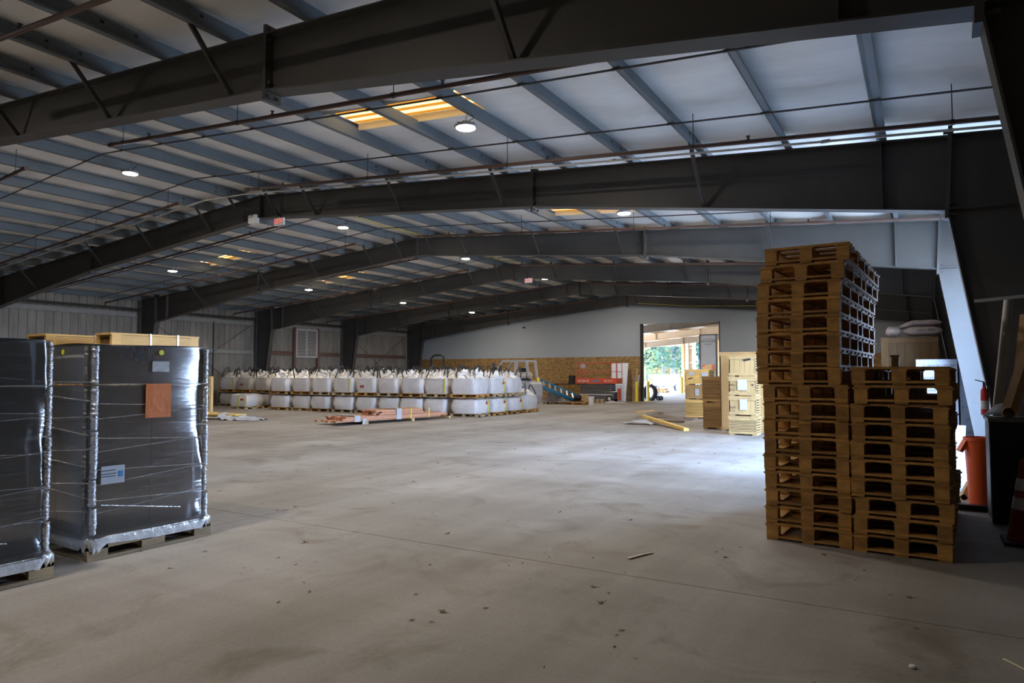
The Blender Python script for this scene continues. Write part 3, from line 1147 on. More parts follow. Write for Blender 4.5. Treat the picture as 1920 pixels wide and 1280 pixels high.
def mk_bag(seed, upper, yellow=False, mark=None):
    rg = random.Random(seed)
    t = thing('bulk_bag', 'x', 'bag', (0, 0, 0), 0, 'white bulk bags piled on pallets')
    w_ = 1.04
    h = 0.53 if upper else 0.46
    part('bag_body', bag_body(rg, w_, h, 0.10 if upper else 0.05), 'bag_white', t, True)
    if upper:
        part('filling_skirt', bag_skirt(rg, w_, h + 0.02, 0.28), 'bag_skirt', t)
        for sx, sy in ((-1, -1), (1, -1), (1, 1), (-1, 1)):
            part('lifting_strap', strap_loop(rg, sx * 0.36, sy * 0.36, h + 0.07, rg.uniform(0.30, 0.48)), 'strap_black', t)
    else:
        part('filling_skirt', bag_skirt(rg, w_ * 1.0, h - 0.04, 0.05), 'bag_skirt', t)
    if yellow:
        mb = MB()
        for x in yellow:
            mb.bar((x, -w_ / 2 - 0.012, 0.02), (x + 0.02, -w_ / 2 - 0.018, h * 0.5), 0.012, 0.055, up=(1, 0, 0))
            mb.bar((x + 0.02, -w_ / 2 - 0.018, h * 0.5), (x - 0.02, -w_ / 2 + 0.02, h * 0.98), 0.012, 0.055, up=(1, 0, 0))
        part('lifting_strap', mb, 'strap_yellow', t, label='yellow strap down the side')
    if mark:
        mb = MB()
        x, z, face = mark
        for k, (w2, h2) in enumerate(((0.05, 0.09), (0.05, 0.08), (0.05, 0.10))):
            if face == 'y':
                mb.box((x + k * 0.066, -w_ / 2 - 0.014, z + 0.01 * (k % 2)), (w2, 0.006, h2))
            else:
                mb.box((w_ / 2 + 0.014, x + k * 0.066, z + 0.01 * (k % 2)), (0.006, w2, h2))
        part('red_print', mb, 'print_red', t, label='small red printed mark')
    return t


up_p = [mk_bag(11, True), mk_bag(12, True), mk_bag(13, True, mark=(-0.2, 0.22, 'y')), mk_bag(14, True, yellow=(0.44,))]
lo_p = [mk_bag(21, False), mk_bag(22, False)]
side_up = mk_bag(31, True, mark=(0.2, 0.36, 'x'))
side_lo = mk_bag(32, False, mark=(0.18, 0.34, 'x'))
mb_y = MB().bar((0.53, 0.32, 0.02), (0.545, 0.30, 0.25), 0.012, 0.055, up=(0, 1, 0)).bar((0.545, 0.30, 0.25), (0.52, 0.26, 0.50), 0.012, 0.055, up=(0, 1, 0))
for t in (side_up, side_lo):
    part('lifting_strap', mb_y, 'strap_yellow', t, label='yellow strap down the side')
protos = up_p + lo_p + [side_up, side_lo]
LO_H = 0.46 + 0.05 + 0.02
COLS = [-13.50, -14.66, -15.72, -16.82, -17.95, -19.12, -20.30, -21.45, -22.65]
COLS_L = [-23.85, -25.00, -26.20, -27.38]
used = set()


def place(p, loc, rz, label):
    """first use moves the prototype itself"""
    if p.name in used:
        dup(p, loc, rz, label)
    else:
        used.add(p.name)
        p.location = loc
        p.rotation_euler = (0, 0, rz)
        p['label'] = label


rg = random.Random(77)
ROWN2 = ['front row', 'second row', 'third row', 'back row']


def pallet(loc, rz, label):
    o = link('pallet', spal_a if rg.random() < 0.6 else spal_b, None, loc, (0, 0, rz))
    tag(o, label, 'pallet', 'pallets under the bulk bags')


def stack(x, y, c, r, from_side, levels=2, lo=None, up=None, rz=0.0):
    colw = f'{ORD[c]} bag from the {from_side}'
    j = rg.uniform(-0.04, 0.04)
    pallet((x + j, y, 0), rz + rg.uniform(-0.03, 0.03), f'floor pallet, {ROWN2[r]}, under {colw}')
    place(lo, (x + j, y, PAL_H), rz + rg.choice((0, math.pi / 2) if r else (0,)) + rg.uniform(-0.05, 0.05),
          f'white bulk bag, lower tier, {ROWN2[r]}, {colw}')
    if levels > 1:
        z = PAL_H + LO_H
        pallet((x, y, z), rz + rg.uniform(-0.06, 0.06), f'pallet between tiers, {ROWN2[r]}, under {colw}')
        place(up, (x + rg.uniform(-0.03, 0.03), y, z + PAL_H), rz + (rg.choice((0, 1.57, 3.14)) if r else 0) + rg.uniform(-0.05, 0.05),
              f'white bulk bag, upper tier, {ROWN2[r]}, {colw}')


for r in range(4):
    y = 19.68 + 1.14 * r
    for c, x in enumerate(COLS):
        if c == 0:
            stack(x + 0.02 * r, y, c, r, 'forklift side', 2 if r < 3 else 1, side_lo if r < 3 else up_p[1], side_up if r in (1, 2) else up_p[0], R(6) if r == 0 else R(3))
        else:
            stack(x, y + rg.uniform(-0.05, 0.05), c, r, 'forklift side', 2, lo_p[(c + r) % 2], up_p[(c * 3 + r * 2) % 4] if r or c not in (2, 4, 6) else up_p[(1, 2, 0)[c // 2 - 1]])
for r in range(3):
    y = 20.7 + 1.14 * r
    for c, x in enumerate(COLS_L):
        stack(x, y, 3 - c, r, 'left wall', 2, lo_p[(c + r) % 2], up_p[3] if (r == 0 and c == 3) else up_p[(c + r) % 3])
lone = mk_bag(41, False, yellow=(0.12, 0.50), mark=(0.22, 0.28, 'y'))
lone.location = (-24.75, 19.25, PAL_H)
lone.rotation_euler = (0, 0, R(6))
lone['label'] = 'single low white bulk bag with yellow straps standing before the pile near its left end'
pallet((-24.75, 19.25, 0), R(5), 'pallet on the floor under the single yellow-strapped bag')

# ================================================================== PALLET STACKS (right foreground)
PWID, PLEN, PH = 0.685, 2.35, 0.150


def long_pallet(name, label, group):
    t = thing(name, label, 'pallet', (0, 0, 0), 0, group)
    xs = (-PWID / 2 + 0.05, 0.0, PWID / 2 - 0.05)
    run = MB().box((0, PLEN / 2, 0.009), (0.095, PLEN, 0.018)).mesh('runner', 'pallet_wood')
    for x in xs:
        link('runner', run, t, (x, 0, 0))
    ys = (0.05, 0.56, 1.06, 1.36, 1.88, PLEN - 0.05)
    crs = MB().box((0, 0, 0.027), (PWID, 0.095, 0.018)).mesh('cross_board', 'pallet_wood')
    blk = []
    for l_ in (0.095, 0.055):
        b = MB()
        hx = 0.05
        c = 0.018
        b.prism_xz([(-hx, 0.036), (hx, 0.036), (hx, 0.116), (-hx, 0.116)], -l_ / 2, l_ / 2)
        # gussets rounding the fork openings
        for s in (-1, 1):
            b.prism_xz([(s * hx, 0.1318), (s * (hx + c), 0.1318), (s * hx, 0.1318 - c)][::s], -l_ / 2, l_ / 2)
        blk.append(b.mesh('block', 'pallet_wood'))
    stg = MB().box((0, PLEN / 2, 0.124), (0.095, PLEN, 0.016)).mesh('stringer_board', 'pallet_wood')
    for x in xs:
        link('stringer_board', stg, t, (x, 0, 0))
    dk = MB().box((0, 0, 0.141), (PWID, 0.12, 0.018)).mesh('deck_board', 'pallet_wood')
    for i, y in enumerate(ys):
        link('cross_board', crs, t, (0, y, 0))
        for x in xs:
            link('block', blk[0 if i in (0, 5) else 1], t, (x, y, 0))
    n = 10
    for i in range(n):
        link('deck_board', dk, t, (0, 0.06 + (PLEN - 0.12) * i / (n - 1), 0))
    return t


def at_z(x, z, Y):
    pass


SROT = R(-3.3)
OFF_T = [0.006, 0.002, 0.008, 0.0, -0.004, 0.0, -0.005, 0.004, 0.0, -0.055, -0.058, -0.055, -0.052, -0.048, -0.04, -0.012, 0.035]
OFF_Y = [0, 0.01, -0.01, 0.012, 0.0, 0.01, 0.02, 0, -0.012, 0.03, 0.02, 0.035, 0.02, 0.025, 0.03, 0.02, 0.0]
pp = long_pallet('wooden_pallet', 'x', 'wooden pallets in the two stacks')
cx0, cy0 = -0.875, 6.38
TIER = lambda k, n: ('lowest' if k == 0 else 'topmost' if k == n - 1 else ORD[k] + ' from the floor')
first = True
for k in range(17):
    loc = (cx0 + OFF_T[k], cy0 + OFF_Y[k], k * (PH + 0.0015))
    rz = SROT + R(rg.uniform(-0.25, 0.25)) + (R(0.8) if k == 16 else 0)
    lab = f'brown wooden pallet in the tall stack, {TIER(k, 17)}'
    if first:
        pp.location, pp.rotation_euler, pp['label'] = loc, (0, 0, rz), lab
        first = False
    else:
        dup(pp, loc, rz, lab)
OFF_R = [0.0, 0.005, 0.02, -0.008, -0.004, -0.006, 0.005, 0.0, 0.03, 0.015]
for k in range(10):
    dup(pp, (-0.172 + OFF_R[k], 6.30 + rg.uniform(-0.02, 0.02), k * (PH + 0.0015)), SROT + R(rg.uniform(-0.25, 0.25)), f'brown wooden pallet in the short right-hand stack, {TIER(k, 10)}')

# ================================================================== WRAPPED LOADS (left foreground)
def wrapped_load(label, loc, near):
    """pallet, grey cartons in two tiers, creased film; local x to the left (-), y away; right face at x=0"""
    t = thing('wrapped_pallet_load', label, 'pallet load', loc, 0, 'grey film-wrapped pallet loads')
    W_, D_ = 1.20, 1.07
    H0 = 0.135
    m2 = MB()
    for x in (-0.03, -W_ / 2, -W_ + 0.03):
        m2.box((x, D_ / 2, H0 - 0.037), (0.045, D_, 0.03))
        for y, s in ((0.08, 0.16), (D_ / 2, 0.2), (D_ - 0.08, 0.16)):
            m2.box((x, y, H0 / 2 - 0.005), (0.045, s, H0 - 0.045))
        m2.box((x, D_ / 2, 0.012), (0.06, D_, 0.024))
    pal = part('pallet_base', m2, 'pallet_wood_grey', t)
    for k in range(7):
        part('deck_board', MB().box((-W_ / 2, 0.055 + k * (D_ - 0.11) / 6, H0 - 0.011), (W_, 0.11, 0.022)), 'pallet_wood_grey', pal)
    for y in (0.06, D_ / 2, D_ - 0.06):
        part('bottom_board', MB().box((-W_ / 2, y, 0.012), (W_ - 0.12, 0.10, 0.022)), 'pallet_wood_grey', pal)
    HT = 1.69
    zs = (H0, 1.37, HT)
    for k in range(2):
        z0, z1 = zs[k], zs[k + 1] - 0.012
        ins = 0.075
        hx = (W_ - 2 * ins) / 2
        for i in range(2):
            for j in range(2):
                m2 = MB().box2(-ins - hx * (i + 1) + 0.006, -ins - hx * i - 0.006, ins - 0.02 + (D_ - 2 * ins + 0.04) / 2 * j + 0.003, ins - 0.02 + (D_ - 2 * ins + 0.04) / 2 * (j + 1) - 0.003, z0 + 0.004, z1)
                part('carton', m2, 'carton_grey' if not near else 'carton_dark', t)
    # creased film columns at the corners
    rg2 = random.Random(3 if near else 4)
    for (x, y), m in (((-0.055, 0.05), 'film_crease'), ((-0.055, D_ - 0.05), 'film_crease'), ((-0.15, 0.045), 'film_crease_bronze'), ((-W_ + 0.06, 0.05), 'film_crease')):
        pts = []
        for (za, zb, dx) in ((H0 + 0.02, 0.40, 0.02), (0.41, 0.62, 0.0), (0.63, 1.0, 0.008), (1.01, 1.36, 0.0), (1.37, HT - 0.01, -0.008)):
            m2 = MB()
            n = int((zb - za) / 0.018)
            prof = [(0.024 + 0.006 * (k % 2) + rg2.uniform(-0.003, 0.003), za + (zb - za) * k / n) for k in range(n + 1)]
            m2.lathe(prof, 10, (x + dx, y, 0))
            part('film_crease', m2, m, t, True)
    # stretch film skin
    def skin(u, v):
        tt = u * 2 * math.pi
        c, s = math.cos(tt), math.sin(tt)
        e = 0.16
        rx = math.copysign(abs(c) ** e, c)
        ry = math.copysign(abs(s) ** e, s)
        z = 0.16 + (HT + 0.004 - 0.16) * v
        k = 1.0 + 0.004 * math.sin(9 * tt + 11 * v) + 0.003 * math.sin(40 * v + 3 * tt)
        fl_ = 0.05 * max(0, 1 - v / 0.10) ** 2
        x_ = -W_ / 2 + rx * (W_ / 2 - 0.028 + fl_) * k
        y_l = D_ / 2 + ry * (D_ / 2 - 0.022 + fl_) * k
        if x_ > -0.3 and not near:                           # upper cartons stop short: the film slants in to the far corner
            q_ = min(1, max(0, (y_l - 0.66) / 0.38))
            x_ -= 0.050 * q_ * min(1, max(0, (z - 0.62) / 0.35))
        return (x_, y_l, z)
    m2 = MB().grid(skin, 96, 40, cu=True)
    part('stretch_film', m2, 'stretch_film', t, True)
    # top sheet
    m2 = MB().grid(lambda u, v: (-W_ + 0.03 + (W_ - 0.06) * u, 0.025 + (D_ - 0.05) * v, HT + 0.006 + 0.010 * math.sin(7 * u + 3) * math.sin(5 * v + 1)), 14, 14)
    part('top_sheet', m2, 'film_skirt', t, True)
    # bunched film round the foot
    rg3 = random.Random(9)
    jit = [rg3.uniform(-1, 1) for _ in range(64)]

    def foot(u, v):
        i = int(round(u * 64)) % 64
        tt = u * 2 * math.pi
        c, s = math.cos(tt), math.sin(tt)
        e = 0.14
        rx = math.copysign(abs(c) ** e, c)
        ry = math.copysign(abs(s) ** e, s)
        o = 0.012 + 0.012 * math.sin(v * math.pi) - (0.06 if v > 0.85 else 0)
        z = 0.092 + 0.035 * jit[i] * (1 - v) + 0.10 * v + 0.02 * math.sin(tt * 3) * (1 - v)
        return (-W_ / 2 + rx * (W_ / 2 + o), D_ / 2 + ry * (D_ / 2 + o), z)
    part('film_foot', MB().grid(foot, 64, 5, cu=True), 'film_skirt', t, True)
    # tight film ropes crossing the faces
    m2 = MB()
    fx, fy = -0.018, 0.014
    for z, dz in ((1.37, 0.0), (1.22, -0.05), (1.10, 0.05), (0.95, -0.07), (0.84, 0.06), (0.70, -0.05), (0.58, 0.07), (0.46, -0.05), (0.36, 0.08)):
        m2.tube((fx, 0.05, z), (fx, D_ - 0.05, z + dz), 0.0025, 4)
        m2.tube((-0.05, fy, z + 0.02), (-W_ + 0.06, fy, z + 0.02 - dz * 1.2), 0.0025, 4)
    m2.tube((fx, 0.10, 0.42), (fx + 0.006, D_ - 0.3, 0.30), 0.005, 5)
    part('film_rope', m2, 'film_crease', t)
    return t


la = wrapped_load('grey film-wrapped pallet load with orange placard and handwriting', (-5.56, 2.90, 0), False)
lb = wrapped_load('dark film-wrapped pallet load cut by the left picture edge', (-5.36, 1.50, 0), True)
fx = -0.012


def on_face(px_, py_):
    """pixel on the right-hand face of the placard load -> local (y, z)"""
    v = _ray(px_, py_)
    p = _C + v * ((-5.56 + fx) / v.x)
    return p.y - 2.90, p.z


def sheet(name, m, p0, p1, label, off=0.0):
    (ya, za), (yb, zb) = on_face(*p0), on_face(*p1)
    o = part(name, MB().box((fx + off, (ya + yb) / 2, (za + zb) / 2), (0.003, abs(yb - ya), abs(zb - za))), m, la, label=label)
    return (ya + yb) / 2, (za + zb) / 2


sheet('placard', 'placard_orange', (274, 719), (320, 781), 'orange creased placard under the film')
sheet('shipping_label', 'paper_white', (190, 875), (233, 903), 'white shipping label with blue square')
sheet('blue_square', 'blue_print', (222, 882), (230, 892), 'blue printed square', 0.003)
sheet('grey_label', 'label_grey', (286, 677), (317, 697), 'shiny grey label')
y_, z_ = on_face(303, 661)
part('round_sticker', MB().lathe([(0.022, 0), (0.022, 0.003)], 16, (fx, y_, z_), 'X'), 'sticker_yellow', la, label='round yellow sticker')
v = _ray(118, 660)
p = _C + v * (2.905 / v.y)
part('round_sticker', MB().lathe([(0.022, 0), (0.022, 0.003)], 16, (p.x + 5.56, 0.004, p.z), 'Y'), 'sticker_yellow', la, label='round yellow sticker')
for s, px_, py_, sz in (('C AZY', 253, 657, 0.085), ('4116809', 256, 671, 0.070)):
    y_, z_ = on_face(px_, py_)
    part('handwriting', text_mesh(s, sz, 'ink', spacing=1.25), None, la, loc=(fx + 0.004, y_, z_), rot=FACE_PX, label='black marker handwriting')
for q in ((190, 882), (192, 888), (190, 893)):
    y_, z_ = on_face(q[0] + 12, q[1])
    part('print_line', MB().box((fx + 0.003, y_, z_), (0.002, 0.12, 0.006)), 'ink', la)

# ================================================================== GOLDEN CRATES BEHIND THE LOADS
def slat_crate(name, label, loc, w_, d_, h, mat_, rz=0, group=None, slats=9, ink=True):
    """shallow shipping crate: corner posts, lid boards, slatted sides"""
    t = thing(name, label, 'crate', loc, rz, group)
    part('inner_panel', MB().box2(-w_ / 2 + 0.03, w_ / 2 - 0.03, -d_ / 2 + 0.03, d_ / 2 - 0.03, 0.10, h - 0.06), 'crate_dark', t)
    for sx in (-1, 1):
        for sy in (-1, 1):
            part('corner_post', MB().box((sx * (w_ / 2 - 0.05), sy * (d_ / 2 - 0.02), h / 2), (0.10, 0.04, h - 0.02)), mat_, t)
    for sy in (-1, 1):
        part('top_rail', MB().box((0, sy * (d_ / 2 - 0.02), h - 0.09), (w_ - 0.2, 0.04, 0.13)), mat_, t)
        part('bottom_rail', MB().box((0, sy * (d_ / 2 - 0.02), 0.06), (w_ - 0.2, 0.04, 0.10)), mat_, t)
        sm = MB().box((0, 0, 0), (0.05, 0.03, h - 0.28)).mesh('slat', mat_)
        for k in range(slats):
            link('slat', sm, t, (-w_ / 2 + 0.16 + k * (w_ - 0.32) / (slats - 1), sy * (d_ / 2 - 0.02), h / 2 - 0.02))
    n = 5
    for k in range(n):
        part('lid_board', MB().box((0, -d_ / 2 + d_ / n * (k + 0.5), h - 0.01), (w_ + 0.02, d_ / n - 0.006, 0.022)), mat_, t)
    for x in (-w_ * 0.08, w_ * 0.24):
        part('steel_strap', MB().box((x, -d_ / 2 - 0.004, h / 2), (0.02, 0.004, h)).box((x, 0, h + 0.004), (0.02, d_, 0.004)), 'aluminium', t)
    return t


slat_crate('wooden_crate', 'golden slatted wooden crate showing above the placard load', (-7.57, 4.56, 0), 1.02, 0.32, 1.90, 'crate_gold', R(90), 'golden crates behind the wrapped loads')
slat_crate('wooden_crate', 'golden wooden crate with black marks behind the left wrapped load', (-8.45, 4.42, 0), 1.25, 0.42, 1.90, 'crate_gold', R(90), 'golden crates behind the wrapped loads', slats=14)
# tall thin crate edge right of the placard load and the flat panel on the floor beside it
e = fl(397, 775)
t = thing('timber_rack', 'tall pale timber rack whose end post shows right of the placard load', 'rack', (e.x, e.y, 0))
part('post', MB().box((-0.06, 0, 0.70), (0.12, 0.09, 1.36)), 'pine', t)
part('post', MB().box((-1.30, 0, 0.70), (0.12, 0.09, 1.36)), 'pine', t)
for z in (0.08, 0.7, 1.32):
    part('rail', MB().box((-0.68, 0, z), (1.12, 0.06, 0.10)), 'pine', t)
part('foot', MB().box((-0.06, 0, 0.02), (0.12, 0.5, 0.04)).box((-1.30, 0, 0.02), (0.12, 0.5, 0.04)), 'pine', t)
c0 = fl(432, 786)
t = thing('wrapped_board_pack', 'flat pack of boards in torn white plastic on the floor left of the lumber', 'board pack', (c0.x, c0.y, 0), R(14))
part('board', MB().box((-0.55, 0, 0.16), (1.9, 0.55, 0.045)), 'plank_yellow', t)
part('board', MB().box((-0.60, 0.05, 0.115), (1.8, 0.5, 0.04)), 'pallet_wood_grey', t)
part('bearer', MB().box((-1.2, 0, 0.048), (0.1, 0.6, 0.095)).box((0.1, 0, 0.048), (0.1, 0.6, 0.095)), 'weathered_plank', t)
rgp = random.Random(8)
jj = [[rgp.uniform(-1, 1) for _ in range(13)] for _ in range(9)]
part('torn_plastic', MB().grid(lambda u, v: (-0.15 + 1.45 * u, -0.5 + 0.9 * v, max(0.012, 0.20 - 0.18 * u + 0.05 * jj[int(round(v * 8))][int(round(u * 12))] - 0.12 * abs(2 * v - 1) ** 3)), 12, 8), 'wrap_white', t)

# ================================================================== LUMBER AND PLANKS ON THE FLOOR
pa, pb = fl(655, 797), fl(836, 784.5)
dv = (pb - pa)
ln = dv.length
rz = math.atan2(dv.y, dv.x)
t = thing('lumber_bundle', 'strapped bundle of red-brown cedar boards in two layers before the bags', 'lumber', (pa.x, pa.y, 0), rz, None)
# local: x along the boards, y to the left (away)
for k, (x, y) in enumerate(((0.6, 0.45), (2.4, 0.45), (4.0, 0.45))):
    part('bearer', MB().box((x, y, 0.045), (0.09, 1.0, 0.09)), 'pallet_wood_grey', t)
rgl = random.Random(4)
for L_ in range(3):
    for k in range(7):
        x0 = rgl.uniform(-0.3, 0.05) - (0.25 if L_ == 0 else 0)
        part('cedar_board', MB().box2(x0, ln + rgl.uniform(-0.3, 0.1), k * 0.142, k * 0.142 + 0.137, 0.09 + L_ * 0.048, 0.09 + L_ * 0.048 + 0.044), 'cedar', t)
for L_ in range(3):
    for k in range(6):
        x0 = 1.15 + rgl.uniform(-0.2, 0.05)
        part('cedar_board', MB().box2(x0, ln - 0.95 + rgl.uniform(-0.1, 0.1), 0.02 + k * 0.142, 0.02 + k * 0.142 + 0.137, 0.24 + L_ * 0.048, 0.24 + L_ * 0.048 + 0.044), 'cedar', t)
for x, m in ((1.75, 'wrap_white'), (0.18, 'wrap_white')):
    hh = 0.40 if x > 1 else 0.25
    part('end_wrap', MB().box2(x, x + 0.20, -0.012, -0.004, 0.08, hh).box2(x, x + 0.2, -0.012, 0.9, hh, hh + 0.008), m, t)
part('end_wrap', MB().box2(0.45, 0.6, -0.03, -0.01, 0.0, 0.16), 'wrap_white', t)
for x in (ln * 0.60, ln * 0.80):
    part('steel_strap', MB().box2(x, x + 0.03, -0.008, -0.002, 0.08, 0.392).box2(x, x + 0.03, -0.008, 0.9, 0.388, 0.392), 'strap_yellow', t)

# loose planks in front of the crates, right of centre
rgk = random.Random(12)


def plank(label, a, b, w_, h, m, z0=0.0, z1=0.0):
    a, b = Vector(a), Vector(b)
    o = MB().bar((0, 0, h / 2 + z0), ((b - a).x, (b - a).y, h / 2 + z1), w_, h)
    return single('plank', o, m, label, 'plank', (a.x, a.y, 0), 0, 'loose planks on the floor')


plank('yellow plank lying nearest in the loose plank heap', fl(1206, 790), fl(1287, 808), 0.14, 0.075, 'plank_yellow', 0.13, 0.0)
plank('short bare plank pointing away at the left of the plank heap', fl(1192, 785), fl(1226, 776), 0.15, 0.05, 'pine', 0.17, 0.10)
plank('dark short plank behind the yellow plank', fl(1205, 779), fl(1242, 775), 0.12, 0.05, 'weathered_plank', 0.10, 0.0)
for n_, (a, b) in enumerate((((1215, 790), (1286, 790)), ((1225, 786), (1298, 788)), ((1220, 783), (1282, 784)), ((1232, 794), (1281, 792)), ((1240, 780), (1306, 786)))):
    plank(f'weathered brown plank in the loose heap, {ORD[n_]} counted from the front left', fl(*a), fl(*b), 0.12, 0.05, 'weathered_plank', 0.002 + 0.05 * (n_ % 2), 0.002)
c0 = fl(1189, 795)
mb = MB()
jj = [[rgp.uniform(-1, 1) for _ in range(9)] for _ in range(9)]
mb.grid(lambda u, v: (-0.3 + 0.9 * u, -0.2 + 0.5 * v, 0.012 + 0.09 * math.sin(math.pi * u) * (0.5 + 0.5 * v) + 0.04 * abs(jj[int(round(u * 8))][int(round(v * 8))])), 8, 8)
single('plastic_wrap', mb, 'wrap_white', 'crumpled clear plastic at the left end of the plank heap', 'plastic wrap', (c0.x, c0.y, 0))

# ================================================================== PALE CRATES (right of the doorway)
def board_crate(label, loc, w_, d_, h, m, rz=0, lines=0, papers=(), marks=(), front_slats=False):
    """crate: plank front, edge battens, slatted +x side"""
    t = thing('shipping_crate', label, 'crate', loc, rz, 'pale shipping crates stacked right of the doorway')
    part('inner_panel', MB().box2(-w_ / 2 + 0.03, w_ / 2 - 0.04, -d_ / 2 + 0.025, d_ / 2 - 0.03, 0.06, h - 0.03), 'gap_shade', t)  # filler behind the slats, shade of the gaps put into its colour
    part('lid', MB().box2(-w_ / 2 - 0.02, w_ / 2 + 0.02, -d_ / 2 - 0.02, d_ / 2 + 0.02, h - 0.035, h), m, t)
    part('base_board', MB().box2(-w_ / 2, w_ / 2, -d_ / 2, d_ / 2, 0.035, 0.065), m, t)
    for x in (-w_ / 2 + 0.07, w_ / 2 - 0.07):
        part('skid', MB().box2(x - 0.05, x + 0.05, -d_ / 2, d_ / 2, 0, 0.04), m, t)
    part('batten', MB().box2(-w_ / 2, w_ / 2, -d_ / 2 - 0.018, -d_ / 2 + 0.005, h - 0.10, h - 0.036), m, t)
    part('batten', MB().box2(-w_ / 2, w_ / 2, -d_ / 2 - 0.018, -d_ / 2 + 0.005, 0.036, 0.095), m, t)
    if front_slats:
        n = max(4, int((h - 0.2) / 0.036))
        sm = MB().box((0, 0, 0), (w_, 0.02, (h - 0.2) / n * 0.62)).mesh('slat', m)
        for k in range(n):
            link('slat', sm, t, (0, -d_ / 2 + 0.01, 0.10 + (h - 0.2) / n * (k + 0.5)))
    else:
        n = 5
        for k in range(n):
            part('front_board', MB().box2(-w_ / 2 + w_ / n * k + 0.002, -w_ / 2 + w_ / n * (k + 1) - 0.002, -d_ / 2, -d_ / 2 + 0.022, 0.095, h - 0.10), m, t)
    n = max(5, int((h - 0.1) / 0.055))
    sm = MB().box((0, 0, 0), (0.03, d_, (h - 0.1) / n * 0.5)).mesh('slat', m)
    for k in range(n):
        link('slat', sm, t, (w_ / 2 - 0.015, 0, 0.07 + (h - 0.1) / n * (k + 0.5)))
    part('side_panel', MB().box2(-w_ / 2, -w_ / 2 + 0.022, -d_ / 2, d_ / 2, 0.06, h - 0.035), m, t)
    for (x, z, a, b) in papers:
        part('paper_sheet', MB().box((x, -d_ / 2 - 0.021, z), (a, 0.004, b)), 'paper_white', t, label='white paper sheet stapled on the front')
    for (x, z, a, b, s) in marks:
        if s:
            part('stencil', text_mesh(s, b, 'ink'), None, t, loc=(x, -d_ / 2 - 0.022, z), rot=FACE_MY, label='black stencilled letters')
        else:
            part('black_mark', MB().box((x, -d_ / 2 - 0.021, z), (a, 0.003, b), M=Matrix.Rotation(R(-12), 3, 'Y')), 'ink', t)
    return t


q = fl(1391, 816)
W_, D_ = 0.63, 0.50
bx, by = q.x + 0.03, q.y + D_ / 2
zz = 0.0
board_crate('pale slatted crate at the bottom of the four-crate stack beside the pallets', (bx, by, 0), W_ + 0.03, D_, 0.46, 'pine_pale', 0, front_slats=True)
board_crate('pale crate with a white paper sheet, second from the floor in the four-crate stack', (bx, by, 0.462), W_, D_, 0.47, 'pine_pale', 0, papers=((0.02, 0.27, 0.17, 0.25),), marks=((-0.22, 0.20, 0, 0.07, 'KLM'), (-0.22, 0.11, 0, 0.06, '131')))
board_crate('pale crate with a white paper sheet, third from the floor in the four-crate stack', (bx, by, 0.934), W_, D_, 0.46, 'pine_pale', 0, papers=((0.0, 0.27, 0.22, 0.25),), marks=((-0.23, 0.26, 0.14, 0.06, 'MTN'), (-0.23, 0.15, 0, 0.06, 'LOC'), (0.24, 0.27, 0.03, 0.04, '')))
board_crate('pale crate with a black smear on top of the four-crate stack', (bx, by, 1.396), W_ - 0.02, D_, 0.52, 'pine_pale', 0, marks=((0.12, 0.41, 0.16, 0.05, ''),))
q = fl(1360, 808)
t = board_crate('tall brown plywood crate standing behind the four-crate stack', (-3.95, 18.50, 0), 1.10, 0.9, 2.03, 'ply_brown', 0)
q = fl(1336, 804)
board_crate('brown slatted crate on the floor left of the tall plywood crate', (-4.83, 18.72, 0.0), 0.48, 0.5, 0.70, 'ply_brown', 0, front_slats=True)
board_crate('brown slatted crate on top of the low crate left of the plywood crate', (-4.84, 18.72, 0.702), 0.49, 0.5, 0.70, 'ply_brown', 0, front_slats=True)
q = fl(1308, 784)
q4 = q
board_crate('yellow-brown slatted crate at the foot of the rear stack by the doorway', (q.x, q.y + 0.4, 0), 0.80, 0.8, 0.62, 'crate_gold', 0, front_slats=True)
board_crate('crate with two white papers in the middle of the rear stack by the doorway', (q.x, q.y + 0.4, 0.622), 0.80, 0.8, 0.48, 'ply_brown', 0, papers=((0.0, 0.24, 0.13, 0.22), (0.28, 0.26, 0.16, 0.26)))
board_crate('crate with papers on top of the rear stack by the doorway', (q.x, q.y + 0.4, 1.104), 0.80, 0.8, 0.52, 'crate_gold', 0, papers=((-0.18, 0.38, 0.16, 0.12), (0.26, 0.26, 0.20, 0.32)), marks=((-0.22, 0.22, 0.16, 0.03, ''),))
t = thing('cardboard_box', 'small reddish box on top of the rear crate stack by the doorway', 'box', (q.x + 0.28, q.y + 0.4, 1.625), R(8))
part('box_body', MB().box((0, 0, 0.08), (0.36, 0.30, 0.16)), 'cardboard', t)
part('box_flap', MB().box((0.155, -0.152, 0.08), (0.06, 0.004, 0.16)).box((-0.14, -0.152, 0.12), (0.08, 0.004, 0.06)), 'red_orange', t)

# ================================================================== MACHINES AND THINGS ALONG THE END WALL
def wheel(parent, c, r, w_, axis, hub='hub_white', tyre='rubber'):
    c = Vector(c)
    o = part('wheel', MB().lathe([(r * 0.55, -w_ / 2), (r * 0.92, -w_ / 2), (r, -w_ * 0.3), (r, w_ * 0.3), (r * 0.92, w_ / 2), (r * 0.55, w_ / 2)], 20, tuple(c), axis), tyre, parent, True)
    part('hub', MB().lathe([(r * 0.15, -w_ / 2 - 0.012), (r * 0.57, -w_ / 2 + 0.004), (r * 0.57, w_ / 2 - 0.004), (r * 0.15, w_ / 2 + 0.012)], 16, tuple(c), axis), hub, o, True)
    return o


